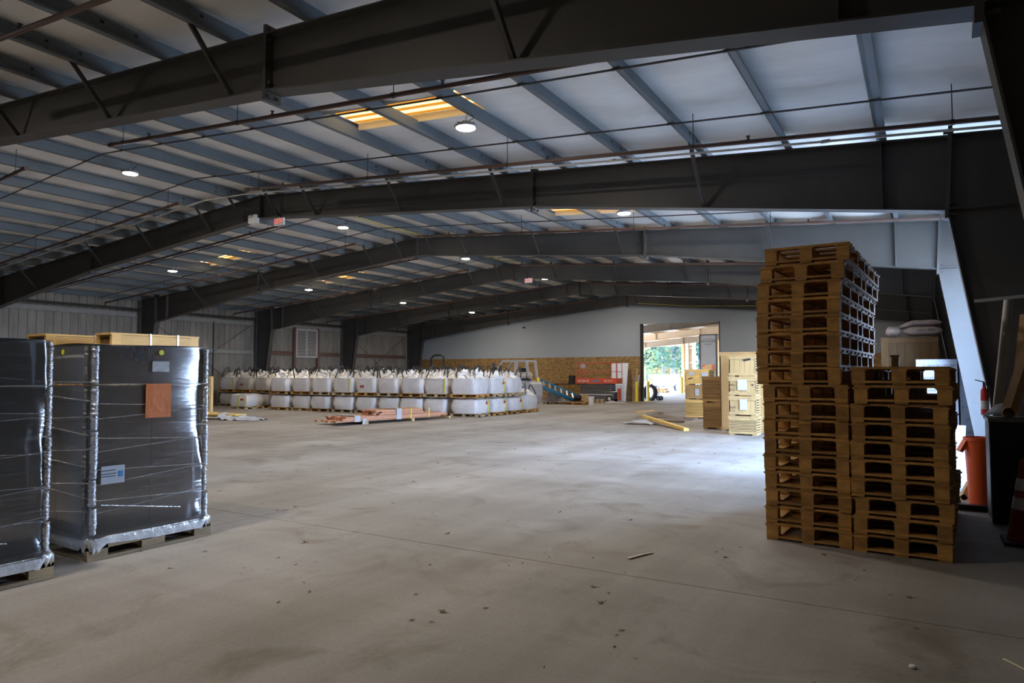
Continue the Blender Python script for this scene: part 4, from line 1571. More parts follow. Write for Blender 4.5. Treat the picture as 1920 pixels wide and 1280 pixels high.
# --- scissor lift
L0, L1 = at(1083, 752, 33.4), at(1160, 752, 33.4)
LW = L1.x - L0.x
t = thing('scissor_lift', 'folded red-orange scissor lift with guard rails before the OSB wall', 'lift', ((L0.x + L1.x) / 2, 33.55, 0))
part('chassis', MB().box((0, 0, 0.30), (LW - 0.35, 0.74, 0.26)).box((0.1, 0, 0.47), (LW - 0.45, 0.7, 0.10)), 'lift_grey', t)
for sx in (-1, 1):
    for sy in (-1, 1):
        wheel(t, (sx * (LW / 2 - 0.42), sy * 0.34, 0.19), 0.19, 0.13, 'Y')
for k in range(4):
    z = 0.56 + k * 0.105
    for s in (-1, 1):
        part('scissor_arm', MB().bar((-LW / 2 + 0.25, s * 0.28, z), (LW / 2 - 0.35, s * 0.28, z + 0.06), 0.05, 0.09), 'lift_grey', t)
part('warning_stripe', MB().box((0, -0.376, 0.40), (LW - 0.5, 0.006, 0.05)), 'hub_white', t)
PZ0 = 0.98
plat = part('platform', MB().box((0, 0, PZ0 + 0.02), (LW, 0.78, 0.05)).box((0, -0.39, PZ0 + 0.14), (LW, 0.02, 0.28)).box((0, 0.39, PZ0 + 0.14), (LW, 0.02, 0.28))
            .box((-LW / 2, 0, PZ0 + 0.14), (0.02, 0.78, 0.28)).box((LW / 2, 0, PZ0 + 0.14), (0.02, 0.78, 0.28)), 'red_orange', t)
part('lettering', text_mesh('SKYJACK', 0.17, 'white_paint'), None, plat, loc=(-LW * 0.30, -0.404, PZ0 + 0.13), rot=FACE_MY)
part('lettering', text_mesh('SJIII 3219', 0.13, 'white_paint'), None, plat, loc=(LW * 0.30, -0.404, PZ0 + 0.13), rot=FACE_MY)
part('blue_label', MB().box((0.0, -0.402, PZ0 + 0.14), (0.34, 0.004, 0.10)), 'steel_blue', plat)
for s in (-1, 1):
    y = s * 0.38
    for z in (PZ0 + 0.62, PZ0 + 1.08):
        part('guard_rail', MB().tube((-LW / 2 + 0.02, y, z), (LW / 2 - 0.02, y, z), 0.019, 6), 'red_orange', t)
    for x in (-LW / 2 + 0.02, -LW / 2 + 0.26, LW / 2 - 0.30, LW / 2 - 0.02):
        part('guard_post', MB().tube((x, y, PZ0 + 0.05), (x, y, PZ0 + 1.08), 0.019, 6), 'red_orange', t)
for x in (-LW / 2 + 0.02, LW / 2 - 0.02):
    for z in (PZ0 + 0.62, PZ0 + 1.08):
        part('guard_rail', MB().tube((x, -0.38, z), (x, 0.38, z), 0.019, 6), 'red_orange', t)
part('control_box', MB().box((-LW / 2 + 0.42, -0.36, PZ0 + 0.92), (0.22, 0.14, 0.20)).tube((-LW / 2 + 0.42, -0.36, PZ0 + 1.02), (-LW / 2 + 0.42, -0.36, PZ0 + 1.12), 0.015, 6), 'grey_paint', t)
part('entry_gate', MB().box((LW / 2 - 0.16, -0.385, PZ0 + 0.50), (0.22, 0.012, 0.28)), 'white_paint', t)
part('ladder_step', MB().box((LW / 2 + 0.06, -0.2, 0.42), (0.06, 0.4, 0.62)), 'red_orange', t)

# --- forklift behind the bags
F0, F1 = at(935, 720, 27.0), at(1001, 735, 27.0)
FL = F1.x
t = thing('forklift', 'pale grey forklift with overhead guard and gas bottle behind the bulk bags', 'forklift', (FL, 27.3, 0))
part('counterweight', MB().prism_xz([(-1.15, 0.22), (-0.05, 0.22), (0.0, 0.5), (0.0, 1.02), (-0.1, 1.12), (-1.15, 1.12)], -0.52, 0.52), 'grey_paint', t)
part('hood', MB().box((-0.75, 0, 1.0), (0.9, 0.8, 0.36)), 'grey_paint', t)
part('floor_pan', MB().box((-1.55, 0, 0.42), (0.9, 0.95, 0.34)), 'lift_grey', t)
part('name_plate', MB().box((-0.45, -0.524, 0.86), (0.36, 0.006, 0.10)), 'steel_blue', t)
GZ = 2.07
for s in (-1, 1):
    y = s * 0.45
    part('guard_pillar', MB().bar((-0.93, y, 0.9), (-0.82, y, GZ), 0.06, 0.17 if s < 0 else 0.10), 'grey_paint', t)
    part('guard_pillar', MB().bar((-0.22, y * 0.9, 1.3), (-0.32, y * 0.9, GZ), 0.06, 0.11), 'grey_paint', t)
    part('guard_pillar', MB().bar((-2.05, y, 1.05), (-1.80, y, 1.78), 0.06, 0.08).bar((-1.80, y, 1.78), (-1.55, y, GZ), 0.06, 0.08), 'grey_paint', t)
    part('guard_rail', MB().bar((-1.58, y, GZ), (-0.30, y, GZ), 0.07, 0.09), 'grey_paint', t)
for k in range(7):
    x = -1.5 + k * 0.19
    part('guard_bar', MB().bar((x, -0.45, GZ), (x, 0.45, GZ), 0.03, 0.05), 'grey_paint', t)
part('gas_bottle', MB().lathe([(0.06, -0.42), (0.15, -0.38), (0.17, -0.30), (0.17, 0.22), (0.15, 0.30), (0.06, 0.34)], 18, (-0.45, -0.30, 1.40), 'X'), 'tank_metal', t, True)
part('bottle_bracket', MB().box((-0.45, -0.30, 1.21), (0.5, 0.24, 0.05)).lathe([(0.178, -0.02), (0.178, 0.02)], 18, (-0.28, -0.30, 1.40), 'X'), 'black_plastic', t)
part('seat', MB().box((-0.95, 0, 1.26), (0.46, 0.46, 0.12)).box((-0.75, 0, 1.52), (0.10, 0.46, 0.45)), 'black_plastic', t)
part('steering_wheel', MB().path([(-1.45 + 0.14 * math.cos(k * 0.63) * 0.5, 0.18 * math.sin(k * 0.63), 1.42 + 0.14 * math.cos(k * 0.63)) for k in range(10)], 0.015, 5, closed=True), 'black_plastic', t)
for s in (-1, 1):
    part('mast_rail', MB().box((-2.15, s * 0.28, 1.05), (0.12, 0.08, 1.9)), 'lift_grey', t)
    part('mirror', MB().box((-1.9, s * 0.5, 1.72), (0.04, 0.16, 0.12)), 'black_plastic', t)
    wheel(t, (-1.75, s * 0.42, 0.30), 0.30, 0.2, 'Y')
    wheel(t, (-0.42, s * 0.40, 0.24), 0.24, 0.18, 'Y')

# --- compact tractor whose black roll bar shows behind the bags
rp0 = at(820, 665, 29.0)
t = thing('compact_tractor', 'tractor whose black roll bar rises behind the bulk bags at the corner column', 'tractor', (rp0.x, 29.0, 0))
part('roll_bar', MB().path([(-0.42, 0, 0.8), (-0.42, 0, 1.9), (-0.40, 0, 2.30), (-0.26, 0, 2.44), (-0.1, 0, 2.48), (0.26, 0, 2.48), (0.38, 0, 2.42), (0.42, 0, 2.28), (0.44, 0, 0.8)], 0.05, 8), 'black_plastic', t, True)
part('body', MB().box((0, 0.3, 0.75), (0.55, 1.7, 0.5)).box((0, 1.0, 1.05), (0.5, 0.9, 0.35)), 'safety_yellow', t)
part('seat', MB().box((0, -0.05, 1.08), (0.4, 0.4, 0.12)).box((0, -0.22, 1.32), (0.4, 0.1, 0.4)), 'black_plastic', t)
for sx in (-1, 1):
    wheel(t, (sx * 0.52, -0.1, 0.5), 0.5, 0.26, 'X', 'safety_yellow')
    wheel(t, (sx * 0.45, 1.25, 0.32), 0.32, 0.2, 'X', 'safety_yellow')
yb = at(882, 695, 28.2)
t = thing('safety_barrier', 'yellow tubular barrier showing above the bags before the OSB wall', 'barrier', (yb.x, 28.2, 0))
for s in (-1, 1):
    part('post', MB().tube((s * 0.17, 0, 0), (s * 0.17, 0, 1.80), 0.024, 8), 'safety_yellow', t)
part('rail', MB().tube((-0.17, 0, 1.66), (0.17, 0, 1.66), 0.02, 8), 'safety_yellow', t)
part('rail', MB().tube((-0.17, 0, 1.1), (0.17, 0, 1.1), 0.02, 8), 'safety_yellow', t)
part('foot', MB().box((0, 0, 0.02), (0.6, 0.4, 0.04)), 'safety_yellow', t)

# --- tarp-covered heap on a pallet, the blue ladder lying over it
hp = fl(1036, 758)
single('pallet', spal_a, None, 'pallet under the dark plastic-covered heap below the blue ladder', 'pallet', (hp.x - 0.05, hp.y + 0.55, 0), R(3))
single('pallet', spal_b, None, 'pallet right of the dark heap, under the blue ladder', 'pallet', (hp.x + 1.08, hp.y + 0.65, 0), R(-2))
rgt = random.Random(6)
nz = [[rgt.uniform(-1, 1) for _ in range(15)] for _ in range(11)]
mb = MB().grid(lambda u, v: (-0.55 + 1.25 * u, -0.5 + 1.0 * v, max(0, min(1, 5 * min(u, 1 - u))) * max(0, min(1, 4 * min(v, 1 - v))) * (0.42 + 0.16 * math.sin(5 * u) + 0.10 * nz[int(round(v * 10))][int(round(u * 14))])), 14, 10)
single('tarp_heap', mb, 'tarp', 'dark plastic-covered heap on a pallet below the blue ladder', 'heap', (hp.x - 0.05, hp.y + 0.55, PAL_H), smooth=True)
t = thing('motor', 'black motor block standing right of the tarp heap under the ladder', 'motor', (hp.x + 0.95, hp.y + 0.85, PAL_H))
part('motor_body', MB().lathe([(0.08, -0.18), (0.13, -0.15), (0.13, 0.15), (0.08, 0.18)], 14, (0, 0, 0.2), 'X').box((0, 0, 0.03), (0.4, 0.3, 0.06)), 'black_plastic', t, True)
part('shaft', MB().tube((0.2, 0, 0.2), (0.32, 0, 0.2), 0.03, 8), 'bolt', t)
# ladder: two blue rails with white rungs, its foot on the floor, head resting high on the heap
A0, A1 = at(1012, 722, 28.6), fl(1092, 757)
B0, B1 = at(1010, 712, 29.05), fl(1086, 752)
A1.z = 0.06
B1.z = 0.10
B0.z = A0.z + 0.03
org = Vector((A1.x, A1.y, 0))
t = thing('stepladder', 'blue fibreglass ladder with white rungs lying sloped over the dark heap', 'ladder', tuple(org))
a0, a1, b0, b1 = A0 - org, A1 - org, B0 - org, B1 - org
side = (b0 - a0)
side.z = 0
side = side.normalized() * 0.46
side *= 0.75
b0 = a0 + side + Vector((0, 0, 0.28))
b1 = a1 + side + Vector((0, 0, 0.28))
part('rail', MB().bar(a0, a1, 0.035, 0.11), 'ladder_blue', t)
part('rail', MB().bar(b0, b1, 0.035, 0.10), 'ladder_blue', t)
for k in range(7):
    f_ = 0.10 + k * 0.135
    part('rung', MB().bar(a0.lerp(a1, f_), b0.lerp(b1, f_), 0.07, 0.03), 'aluminium', t)
part('top_cap', MB().bar(a0 + Vector((-0.05, 0, -0.06)), b0 + Vector((-0.05, 0, 0.06)), 0.12, 0.10), 'safety_yellow', t)
part('back_leg', MB().bar(a0 + Vector((0, 0, -0.14)), a1 + Vector((-0.15, 0, -0.02)), 0.03, 0.06), 'ladder_blue', t)

# --- bucket, cardboard box, items before the lift
q = fl(1106, 759)
t = thing('bucket', 'white plastic bucket on the floor before the scissor lift', 'bucket', (q.x, q.y + 0.16, 0))
part('pail', MB().lathe([(0.125, 0), (0.15, 0.34), (0.155, 0.36), (0.155, 0.38)], 20), 'white_paint', t, True)
part('lid', MB().lathe([(0.16, 0.375), (0.16, 0.395), (0.15, 0.40)], 20), 'white_paint', t, True)
part('handle', MB().path([(0.155 * math.cos(a), -0.02 - 0.155 * math.sin(a) * 0.5, 0.33 - 0.14 * math.sin(a)) for a in [k * math.pi / 8 for k in range(9)]], 0.005, 5), 'bolt', t)
q = fl(1092, 754)
t = thing('cardboard_box', 'brown cardboard box beside the foot of the blue ladder', 'box', (q.x + 0.1, q.y + 0.12, 0), R(10))
part('box_body', MB().box((0, 0, 0.2), (0.40, 0.36, 0.40)), 'cardboard', t)
part('tape', MB().box((0, -0.182, 0.2), (0.05, 0.004, 0.40)).box((0, 0, 0.402), (0.05, 0.36, 0.004)), 'pallet_wood_grey', t)
for n_, px_ in enumerate((1116, 1124)):
    q = fl(px_, 757)
    tt = thing('paint_tin', ['squat paint tin right of the white bucket', 'squat paint tin nearest the lift wheel'][n_], 'tin', (q.x, q.y + 0.3, 0))
    part('tin_body', MB().lathe([(0.10, 0), (0.10, 0.22), (0.105, 0.23)], 16), 'tank_metal', tt, True)
    part('label_band', MB().lathe([(0.102, 0.05), (0.102, 0.17)], 16, cap=False), 'cardboard', tt, True)
q = fl(1146, 756)
mb = MB().grid(lambda u, v: (-0.7 + 1.5 * u, -0.25 + 0.5 * v, 0.012 + 0.09 * math.sin(math.pi * u) * math.sin(math.pi * v) * (1 + 0.4 * math.sin(13 * u + 5 * v))), 16, 6)
single('dust_sheet', mb, 'cloth_grey', 'grey cloth sheet crumpled on the floor before the lift wheel', 'cloth', (q.x, q.y + 0.25, 0))
t = thing('air_compressor', 'black machine on a bench at the OSB wall left of the scissor lift', 'machine', (at(1073, 715, 34.6).x, 34.6, 0))
part('bench_top', MB().box((-0.2, 0, 0.92), (1.9, 0.6, 0.05)), 'black_plastic', t)
for sx in (-1.1, 0.7):
    for sy in (-0.25, 0.25):
        part('bench_leg', MB().box((sx, sy, 0.45), (0.06, 0.06, 0.9)), 'black_plastic', t)
part('machine_body', MB().box((0, 0, 1.22), (0.30, 0.3, 0.36)).box((0, 0, 1.0), (0.36, 0.34, 0.10)), 'black_plastic', t)

# --- white sheets and boards leaning on the wall, bollards
p = at(1176, 752, 35.1)
t = thing('wall_sheet', 'white ribbed metal sheets leaning against the OSB wall right of the lift', 'metal sheet', (p.x - 0.35, 34.75, 0))
for k in range(2):
    off = k * 0.05
    M = Matrix.Rotation(R(-13 + k), 3, 'X')
    m2 = MB()
    m2.box((0, off, 1.04), (0.95, 0.012, 2.12), M=M)
    for i in range(4):
        m2.box((-0.36 + i * 0.24, off - 0.012, 1.04), (0.03, 0.02, 2.10), M=M)
    part('sheet', m2, 'white_paint', t)
BL = ['dark narrow board', 'pale narrow board', 'grey metal strip']
for k, (px_, top_, m, w_) in enumerate(((1186, 707, 'weathered_plank', 0.12), (1190, 690, 'pine_pale', 0.10), (1192, 703, 'galvanised', 0.08))):
    p = at(px_, 750, 34.9)
    h = at(px_, top_, 35.2).z
    single('leaning_board', MB().bar((0, 0, 0), (0.04 * (k - 1), 0.35, h), w_, 0.025, up=(0, 1, 0)), m, f'{BL[k]} leaning on the OSB wall beside the yellow bollards', 'board', (p.x, 34.98, 0))
for n_, (px_, py_) in enumerate(((1197, 753), (1209, 752))):
    q = fl(px_, py_)
    tt = thing('bollard', ['yellow bollard in front of the doorway jamb', 'yellow bollard inside the doorway next to the tyre'][n_], 'bollard', (q.x - (0.06 if n_ == 0 else -0.1), (34.72, 35.95)[n_], 0))
    part('post', MB().lathe([(0.085, 0), (0.085, 1.02), (0.07, 1.06), (0.02, 1.08)], 16), 'safety_yellow', tt, True)
    part('base_plate', MB().box((0, 0, 0.01), (0.28, 0.28, 0.02)), 'safety_yellow', tt)

# --- through the doorway: tyre, hand truck
q = at(1219, 750, 36.6)
t = thing('tyre', 'large black tyre standing upright just beyond the doorway', 'tyre', (q.x, 36.6, 0), R(-20))
part('tread', MB().lathe([(0.30, -0.11), (0.40, -0.13), (0.44, -0.10), (0.45, 0), (0.44, 0.10), (0.40, 0.13), (0.30, 0.11), (0.27, 0), (0.30, -0.11)], 28, (0, 0, 0.45), 'Y', cap=False), 'rubber', t, True)
mb = MB()
for k in range(28):
    a = k * 2 * math.pi / 28
    mb.box((0.452 * math.cos(a), 0, 0.45 + 0.452 * math.sin(a)), (0.03, 0.2, 0.05), M=Matrix.Rotation(-a, 3, 'Y'))
part('tread_lug', mb, 'rubber', t)
q = at(1231, 751, 37.2)
t = thing('hand_truck', 'two-wheeled hand truck standing in the doorway beside the tyre', 'hand truck', (q.x, 37.2, 0))
for s in (-1, 1):
    part('upright', MB().tube((s * 0.12, 0, 0.1), (s * 0.12, 0.1, 1.05), 0.016, 8), 'black_plastic', t)
    wheel(t, (0.18 + s * 0.03, 0.15 * s, 0.13), 0.13, 0.06, 'Y', 'bolt')
part('handle', MB().path([(-0.12, 0.1, 1.05), (-0.10, 0.12, 1.2), (0, 0.13, 1.24), (0.10, 0.12, 1.2), (0.12, 0.1, 1.05)], 0.016, 8), 'black_plastic', t)
for z in (0.35, 0.65, 0.95):
    part('crossbar', MB().tube((-0.12, 0.05, z), (0.12, 0.05, z), 0.012, 6), 'black_plastic', t)
part('toe_plate', MB().box((0, -0.12, 0.02), (0.36, 0.24, 0.012)), 'galvanised', t)

# ================================================================== RIGHT SIDE
# --- printed white lumber packs behind the third frame
def pack(label, x0, x1, y0, y1, h, group):
    t = thing('lumber_pack', label, 'lumber pack', ((x0 + x1) / 2, (y0 + y1) / 2, 0), 0, group)
    w_, d_ = x1 - x0, y1 - y0
    part('wrapper', MB().box((0, 0, h / 2 + 0.04), (w_, d_, h - 0.08)), 'pack_wrap', t)
    for s in (-1, 1):
        part('bearer', MB().box((0, s * d_ * 0.35, 0.04), (w_ - 0.1, 0.09, 0.08)), 'weathered_plank', t)
    z = h - 0.14
    k = 0
    while z > 0.2:
        me = text_mesh('O WHITE CEDAR', 0.075, 'ink', spacing=1.05) if k == 0 else pack.me
        pack.me = me if k == 0 else pack.me
        link('printing', me, t, (0.04 * (-1) ** k, -d_ / 2 - 0.003, z), FACE_MY)
        link('printing', me, t, (0.5 * (-1) ** k + 0.04, -d_ / 2 - 0.003, z - 0.14), FACE_MY) if w_ > 1.4 else None
        z -= 0.27
        k += 1
    return t


pack('pack of lumber in white printed wrapper beside the pale blue column', -0.10, 0.66, 17.45, 19.4, 1.78, None)
pack('second printed white lumber pack, half hidden behind the column foot', 0.70, 1.42, 17.60, 19.4, 1.70, None)
# tall dark crate behind with sacks
t = thing('plank_crate', 'tall dark plank crate behind the white lumber packs', 'crate', (-0.25, 20.45, 0), 0)
CH = at(1700, 632, 19.95).z
part('inner_panel', MB().box((0, 0, CH / 2), (1.20, 0.94, CH - 0.04)), 'crate_dark', t)
for k in range(7):
    part('plank', MB().box((-0.54 + k * 0.18, -0.485, CH / 2), (0.172, 0.025, CH)), 'crate_dark', t)
part('batten', MB().box((0, -0.51, CH - 0.08), (1.26, 0.025, 0.12)), 'crate_dark', t)
for s in (-1, 1):
    part('skid', MB().box((s * 0.5, 0, 0.01), (0.1, 0.9, 0.02)), 'crate_dark', t)


def sack(label, loc, l_, w_, h, rz, txt=None, droop=0.0):
    t = thing('sack', label, 'sack', loc, rz, 'sacks on the tall dark crate')

    def fn(u, v):
        a = u * 2 * math.pi
        x = (v - 0.5) * l_
        e = 1 - abs(2 * v - 1) ** 4
        r = 0.25 + 0.75 * e
        z = h / 2 + h / 2 * r * math.sin(a) * (1 + 0.08 * math.sin(9 * v)) - droop * max(0, 0.35 - v) * 3
        return (x, w_ / 2 * (0.8 + 0.2 * e) * math.cos(a), z)
    mb = MB().grid(fn, 18, 16, cu=True)
    mb.f.append(tuple(range(18)))
    mb.m.append(0)
    n = len(mb.v)
    mb.f.append(tuple(range(n - 18, n)))
    mb.m.append(0)
    part('sack_body', mb, 'sack', t, True)
    if txt:
        part('printing', text_mesh(txt, 0.09, 'ink'), None, t, loc=(0.08, -w_ / 2 * 1.0 - 0.004, h * 0.55), rot=FACE_MY)
    return t


sack('printed sack lying on the tall dark crate', (0.05, 20.3, CH + 0.03), 0.85, 0.62, 0.26, 0, 'SALT MIX')
sack('sack folded over the printed sack on the dark crate', (0.0, 20.35, CH + 0.30), 0.95, 0.55, 0.15, R(-3), None, 0.10)
sack('brown sack lying at the left end of the dark crate', (-0.60, 20.35, CH + 0.03), 0.34, 0.55, 0.28, R(5))
q = at(1657, 670, 9.2)
single('wood_offcut', MB().box((0, 0, 0.06), (0.07, 0.12, 0.12)).box((0, 0, 0.13), (0.09, 0.13, 0.02)), 'pine_pale', 'pale wood offcut on the short pallet stack beside the tall stack', 'offcut', (-0.235, 8.30, 1.515))

# --- fire extinguisher on the second column, conduit on its web
p = at(1846, 752, 10.82)
t = thing('fire_extinguisher', 'red fire extinguisher hanging on the dark column above the cabinet', 'fire extinguisher', (p.x, 10.80, p.z - 0.18))
part('cylinder', MB().lathe([(0.042, 0), (0.046, 0.02), (0.046, 0.27), (0.04, 0.33), (0.02, 0.35), (0.02, 0.38)], 14), 'extinguisher_red', t, True)
part('label_band', MB().lathe([(0.0475, 0.08), (0.0475, 0.19)], 14, cap=False), 'label_grey', t, True)
part('valve', MB().box((0, 0, 0.40), (0.03, 0.03, 0.06)).bar((0, 0, 0.43), (-0.10, 0, 0.46), 0.02, 0.012), 'black_plastic', t)
part('hose', MB().path([(0.02, 0, 0.40), (0.07, -0.02, 0.36), (0.08, -0.02, 0.2), (0.07, -0.02, 0.08)], 0.009, 6), 'black_plastic', t)
single('conduit', MB().tube((0, 0, 0), (0.9, 0, 0.06), 0.022, 8), 'girt', 'pale horizontal conduit crossing the black column web at right', 'conduit', (0.62, 10.86, 2.42))

# --- dark cabinet with things on it
c0 = fl(1850, 982)
t = thing('cabinet', 'black steel cabinet at the right edge with things piled on top', 'cabinet', (1.03, 8.45, 0))
CW, CD, CHH = 0.94, 0.60, 1.02
part('body', MB().box((0, 0, CHH / 2 - 0.01), (CW, CD, CHH - 0.04)), 'black_plastic', t)
part('top', MB().box((0, 0, CHH - 0.015), (CW + 0.03, CD + 0.03, 0.03)), 'tube_grey', t)
for s in (-1, 1):
    d_ = part('door', MB().box((s * CW / 4, -CD / 2 - 0.008, CHH / 2), (CW / 2 - 0.02, 0.016, CHH - 0.10)), 'black_plastic', t)
    part('handle', MB().box((s * 0.05, -CD / 2 - 0.025, CHH * 0.6), (0.015, 0.02, 0.12)), 'lift_grey', d_)
part('side_trim', MB().box((-CW / 2 - 0.006, -CD / 2 + 0.02, CHH / 2), (0.008, 0.05, CHH - 0.06)), 'hub_white', t)
mb = MB().grid(lambda u, v: (-0.10 + 0.42 * u, -0.12 + 0.3 * v, 0.004 + 0.11 * math.sin(math.pi * min(1, u * 1.2 + 0.05)) * math.sin(math.pi * (0.1 + 0.8 * v)) * (1 + 0.3 * math.sin(11 * u + 7 * v))), 14, 8)
single('cloth_bag', mb, 'cloth_grey', 'limp grey cloth bag on the left end of the black cabinet', 'bag', (0.62, 8.38, CHH), smooth=True)
t = thing('cardboard_tube', 'short brown cardboard tube lying on the black cabinet', 'tube', (0.72, 8.22, CHH))
part('tube_wall', MB().lathe([(0.055, -0.02), (0.055, 0.30), (0.047, 0.30), (0.047, -0.02), (0.055, -0.02)], 18, (0, 0, 0.057), 'Y', cap=False), 'cardboard', t, True)
pt0, pt1 = at(1869, 775, 8.55), at(1891, 563, 8.70)
single('metal_tube', MB().tube((0, 0, 0), tuple(pt1 - pt0), 0.042, 16), 'tube_grey', 'long grey metal tube leaning behind the cabinet against the column', 'tube', tuple(pt0), smooth=True)
pt0, pt1 = at(1902, 775, 8.60), at(1922, 590, 8.80)
single('leaning_post', MB().bar((0, 0, 0), tuple(pt1 - pt0), 0.07, 0.05), 'plank_tan', 'brown post leaning just right of the grey metal tube', 'post', tuple(pt0))
pt0, pt1 = at(1889, 778, 8.30), at(1925, 668, 8.5)
single('leaning_plank', MB().bar((0, 0, 0), tuple((pt1 - pt0) * 1.5), 0.09, 0.085), 'plank_tan', 'tan timber offcut leaning on the cabinet at the right picture edge', 'plank', tuple(pt0))

# --- orange bin, cone, small things on the floor
q = fl(1829, 946)
t = thing('waste_bin', 'tall orange plastic waste bin beside the black cabinet', 'bin', (0.545, 9.28, 0))
part('bin_body', MB().lathe([(0.115, 0), (0.125, 0.02), (0.155, 0.70), (0.165, 0.71), (0.165, 0.75), (0.152, 0.75), (0.145, 0.70), (0.115, 0.05), (0.02, 0.03)], 28), 'can_orange', t, True)
for a in (R(200), R(20)):
    c, s = math.cos(a), math.sin(a)
    part('handle', MB().prism_xz([(0.15, 0.74), (0.23, 0.60), (0.20, 0.58), (0.145, 0.66)], -0.05, 0.05), 'can_orange', t, rot=(0, 0, a))
q = fl(1905, 1016)
t = thing('traffic_cone', 'dark red traffic cone with white bands cut by the right picture edge', 'cone', (0.745, 7.34, 0))
part('cone_body', MB().lathe([(0.15, 0.03), (0.035, 0.72), (0.03, 0.73)], 24), 'cone_red', t, True)
for za, zb in ((0.30, 0.40), (0.46, 0.56)):
    ra, rb = 0.15 - 0.115 * (za - 0.03) / 0.69, 0.15 - 0.115 * (zb - 0.03) / 0.69
    part('reflective_band', MB().lathe([(ra + 0.003, za), (rb + 0.003, zb)], 24, cap=False), 'white_paint', t, True)
part('foot', MB().box((0, 0, 0.015), (0.36, 0.36, 0.03)), 'black_plastic', t)
single('timber_sill', MB().box((0, 0, 0.03), (0.52, 0.10, 0.06)), 'black_plastic', 'black timber lying on the floor between pallets and orange bin', 'timber', (0.44, 8.86, 0), R(-3))
single('wood_wedge', MB().prism_xz([(0, 0), (0.10, 0), (0.13, 0.20), (0.09, 0.20)], -0.05, 0.05), 'pine', 'small wood wedge leaning against the orange bin', 'wedge', (0.34, 9.62, 0), R(10))
t = thing('caster_stand', 'small black stand with a round knob by the pallet stack', 'stand', (0.335, 9.02, 0))
part('post', MB().bar((0.0, 0, 0), (-0.03, 0, 0.16), 0.02, 0.02), 'black_plastic', t)
part('knob', MB().lathe([(0.01, -0.02), (0.03, -0.015), (0.03, 0.015), (0.01, 0.02)], 12, (0.03, 0, 0.11), 'Y').tube((-0.02, 0, 0.11), (0.03, 0, 0.11), 0.008, 6), 'black_plastic', t, True)
q = fl(1812, 822)
single('bucket', MB().lathe([(0.13, 0), (0.15, 0.36), (0.155, 0.38), (0.155, 0.40), (0.14, 0.40)], 20), 'white_paint', 'white bucket at the foot of the printed lumber pack', 'bucket', (0.60, 16.85, 0), smooth=True)

# ================================================================== BEYOND THE DOORWAY
annex = struct('trim_1', None, None)
def ax(x):
    return 4.35 + 0.085 * (x + 14.0)
for y, m in ((38.8, 'annex_dark'), (45.0, 'annex_beam'), (51.2, 'annex_dark')):
    mb = MB()
    for (xa, xb) in ((-25.0, -14.0), (-14.0, 0.0)):
        mb.prism_xz([(xa, ax(xa) - 0.42), (xb, ax(xb) - 0.42), (xb, ax(xb)), (xa, ax(xa))], y - 0.01, y + 0.01)
        mb.prism_xz([(xa, ax(xa) - 0.435), (xb, ax(xb) - 0.435), (xb, ax(xb) - 0.42), (xa, ax(xa) - 0.42)], y - 0.1, y + 0.1)
        mb.prism_xz([(xa, ax(xa)), (xb, ax(xb)), (xb, ax(xb) + 0.015), (xa, ax(xa) + 0.015)], y - 0.1, y + 0.1)
    for k in range(9):
        x = -24.5 + k * 3.0
        mb.box2(x - 0.01, x + 0.01, y - 0.09, y + 0.09, ax(x) - 0.42, ax(x))
    part('annex_rafter', mb, m, annex)
mb = MB()
for (ya, yb) in ((YE + 0.15, 59.6),):
    mb.prism_xz([(-25.2, ax(-25.2) + 0.24), (0, ax(0) + 0.24), (0, ax(0) + 0.28), (-25.2, ax(-25.2) + 0.28)], ya, yb)
part('annex_roof', mb, 'annex_roof', annex)
for k in range(14):
    x = -24.6 + k * 1.8
    part('annex_purlin', MB().box2(x - 0.03, x + 0.03, YE + 0.2, 59.4, ax(x) + 0.02, ax(x) + 0.24), 'annex_beam', annex)
# far side of the annex: header, columns, a strip of girted wall
FY = 55.0
HZ = at(1240, 649, FY).z
w0, w1 = at(1279, 650, FY).x, at(1302, 650, FY).x
part('header_beam', MB().box2(-25, w1, FY, FY + 0.25, HZ, HZ + 0.5), 'annex_roof', annex)
part('annex_wall', MB().box2(w0, w1, FY + 0.2, FY + 0.24, 0, 4.6), 'annex_wall', annex)
for z in (1.1, 2.35, 3.55):
    part('annex_girt', MB().box2(w0, w1, FY + 0.02, FY + 0.2, z, z + 0.12), 'annex_roof', annex)
for px_ in (1281, 1289, 1302):
    x = at(px_, 700, FY).x
    part('annex_column', MB().box2(x - 0.10, x + 0.10, FY - 0.12, FY + 0.1, 0, 4.5), 'white_paint' if px_ > 1282 else 'annex_wall', annex)
part('annex_wall', MB().box2(0.0, 0.1, YE + 0.15, 59.6, 0, ax(0) + 0.3), 'annex_wall', annex)
part('annex_wall', MB().prism_xz([(at(1312, 700, FY).x, 0), (0, 0), (0, ax(0) + 0.26), (at(1312, 700, FY).x, ax(-13) + 0.26)], FY + 0.2, FY + 0.24), 'annex_wall', annex)
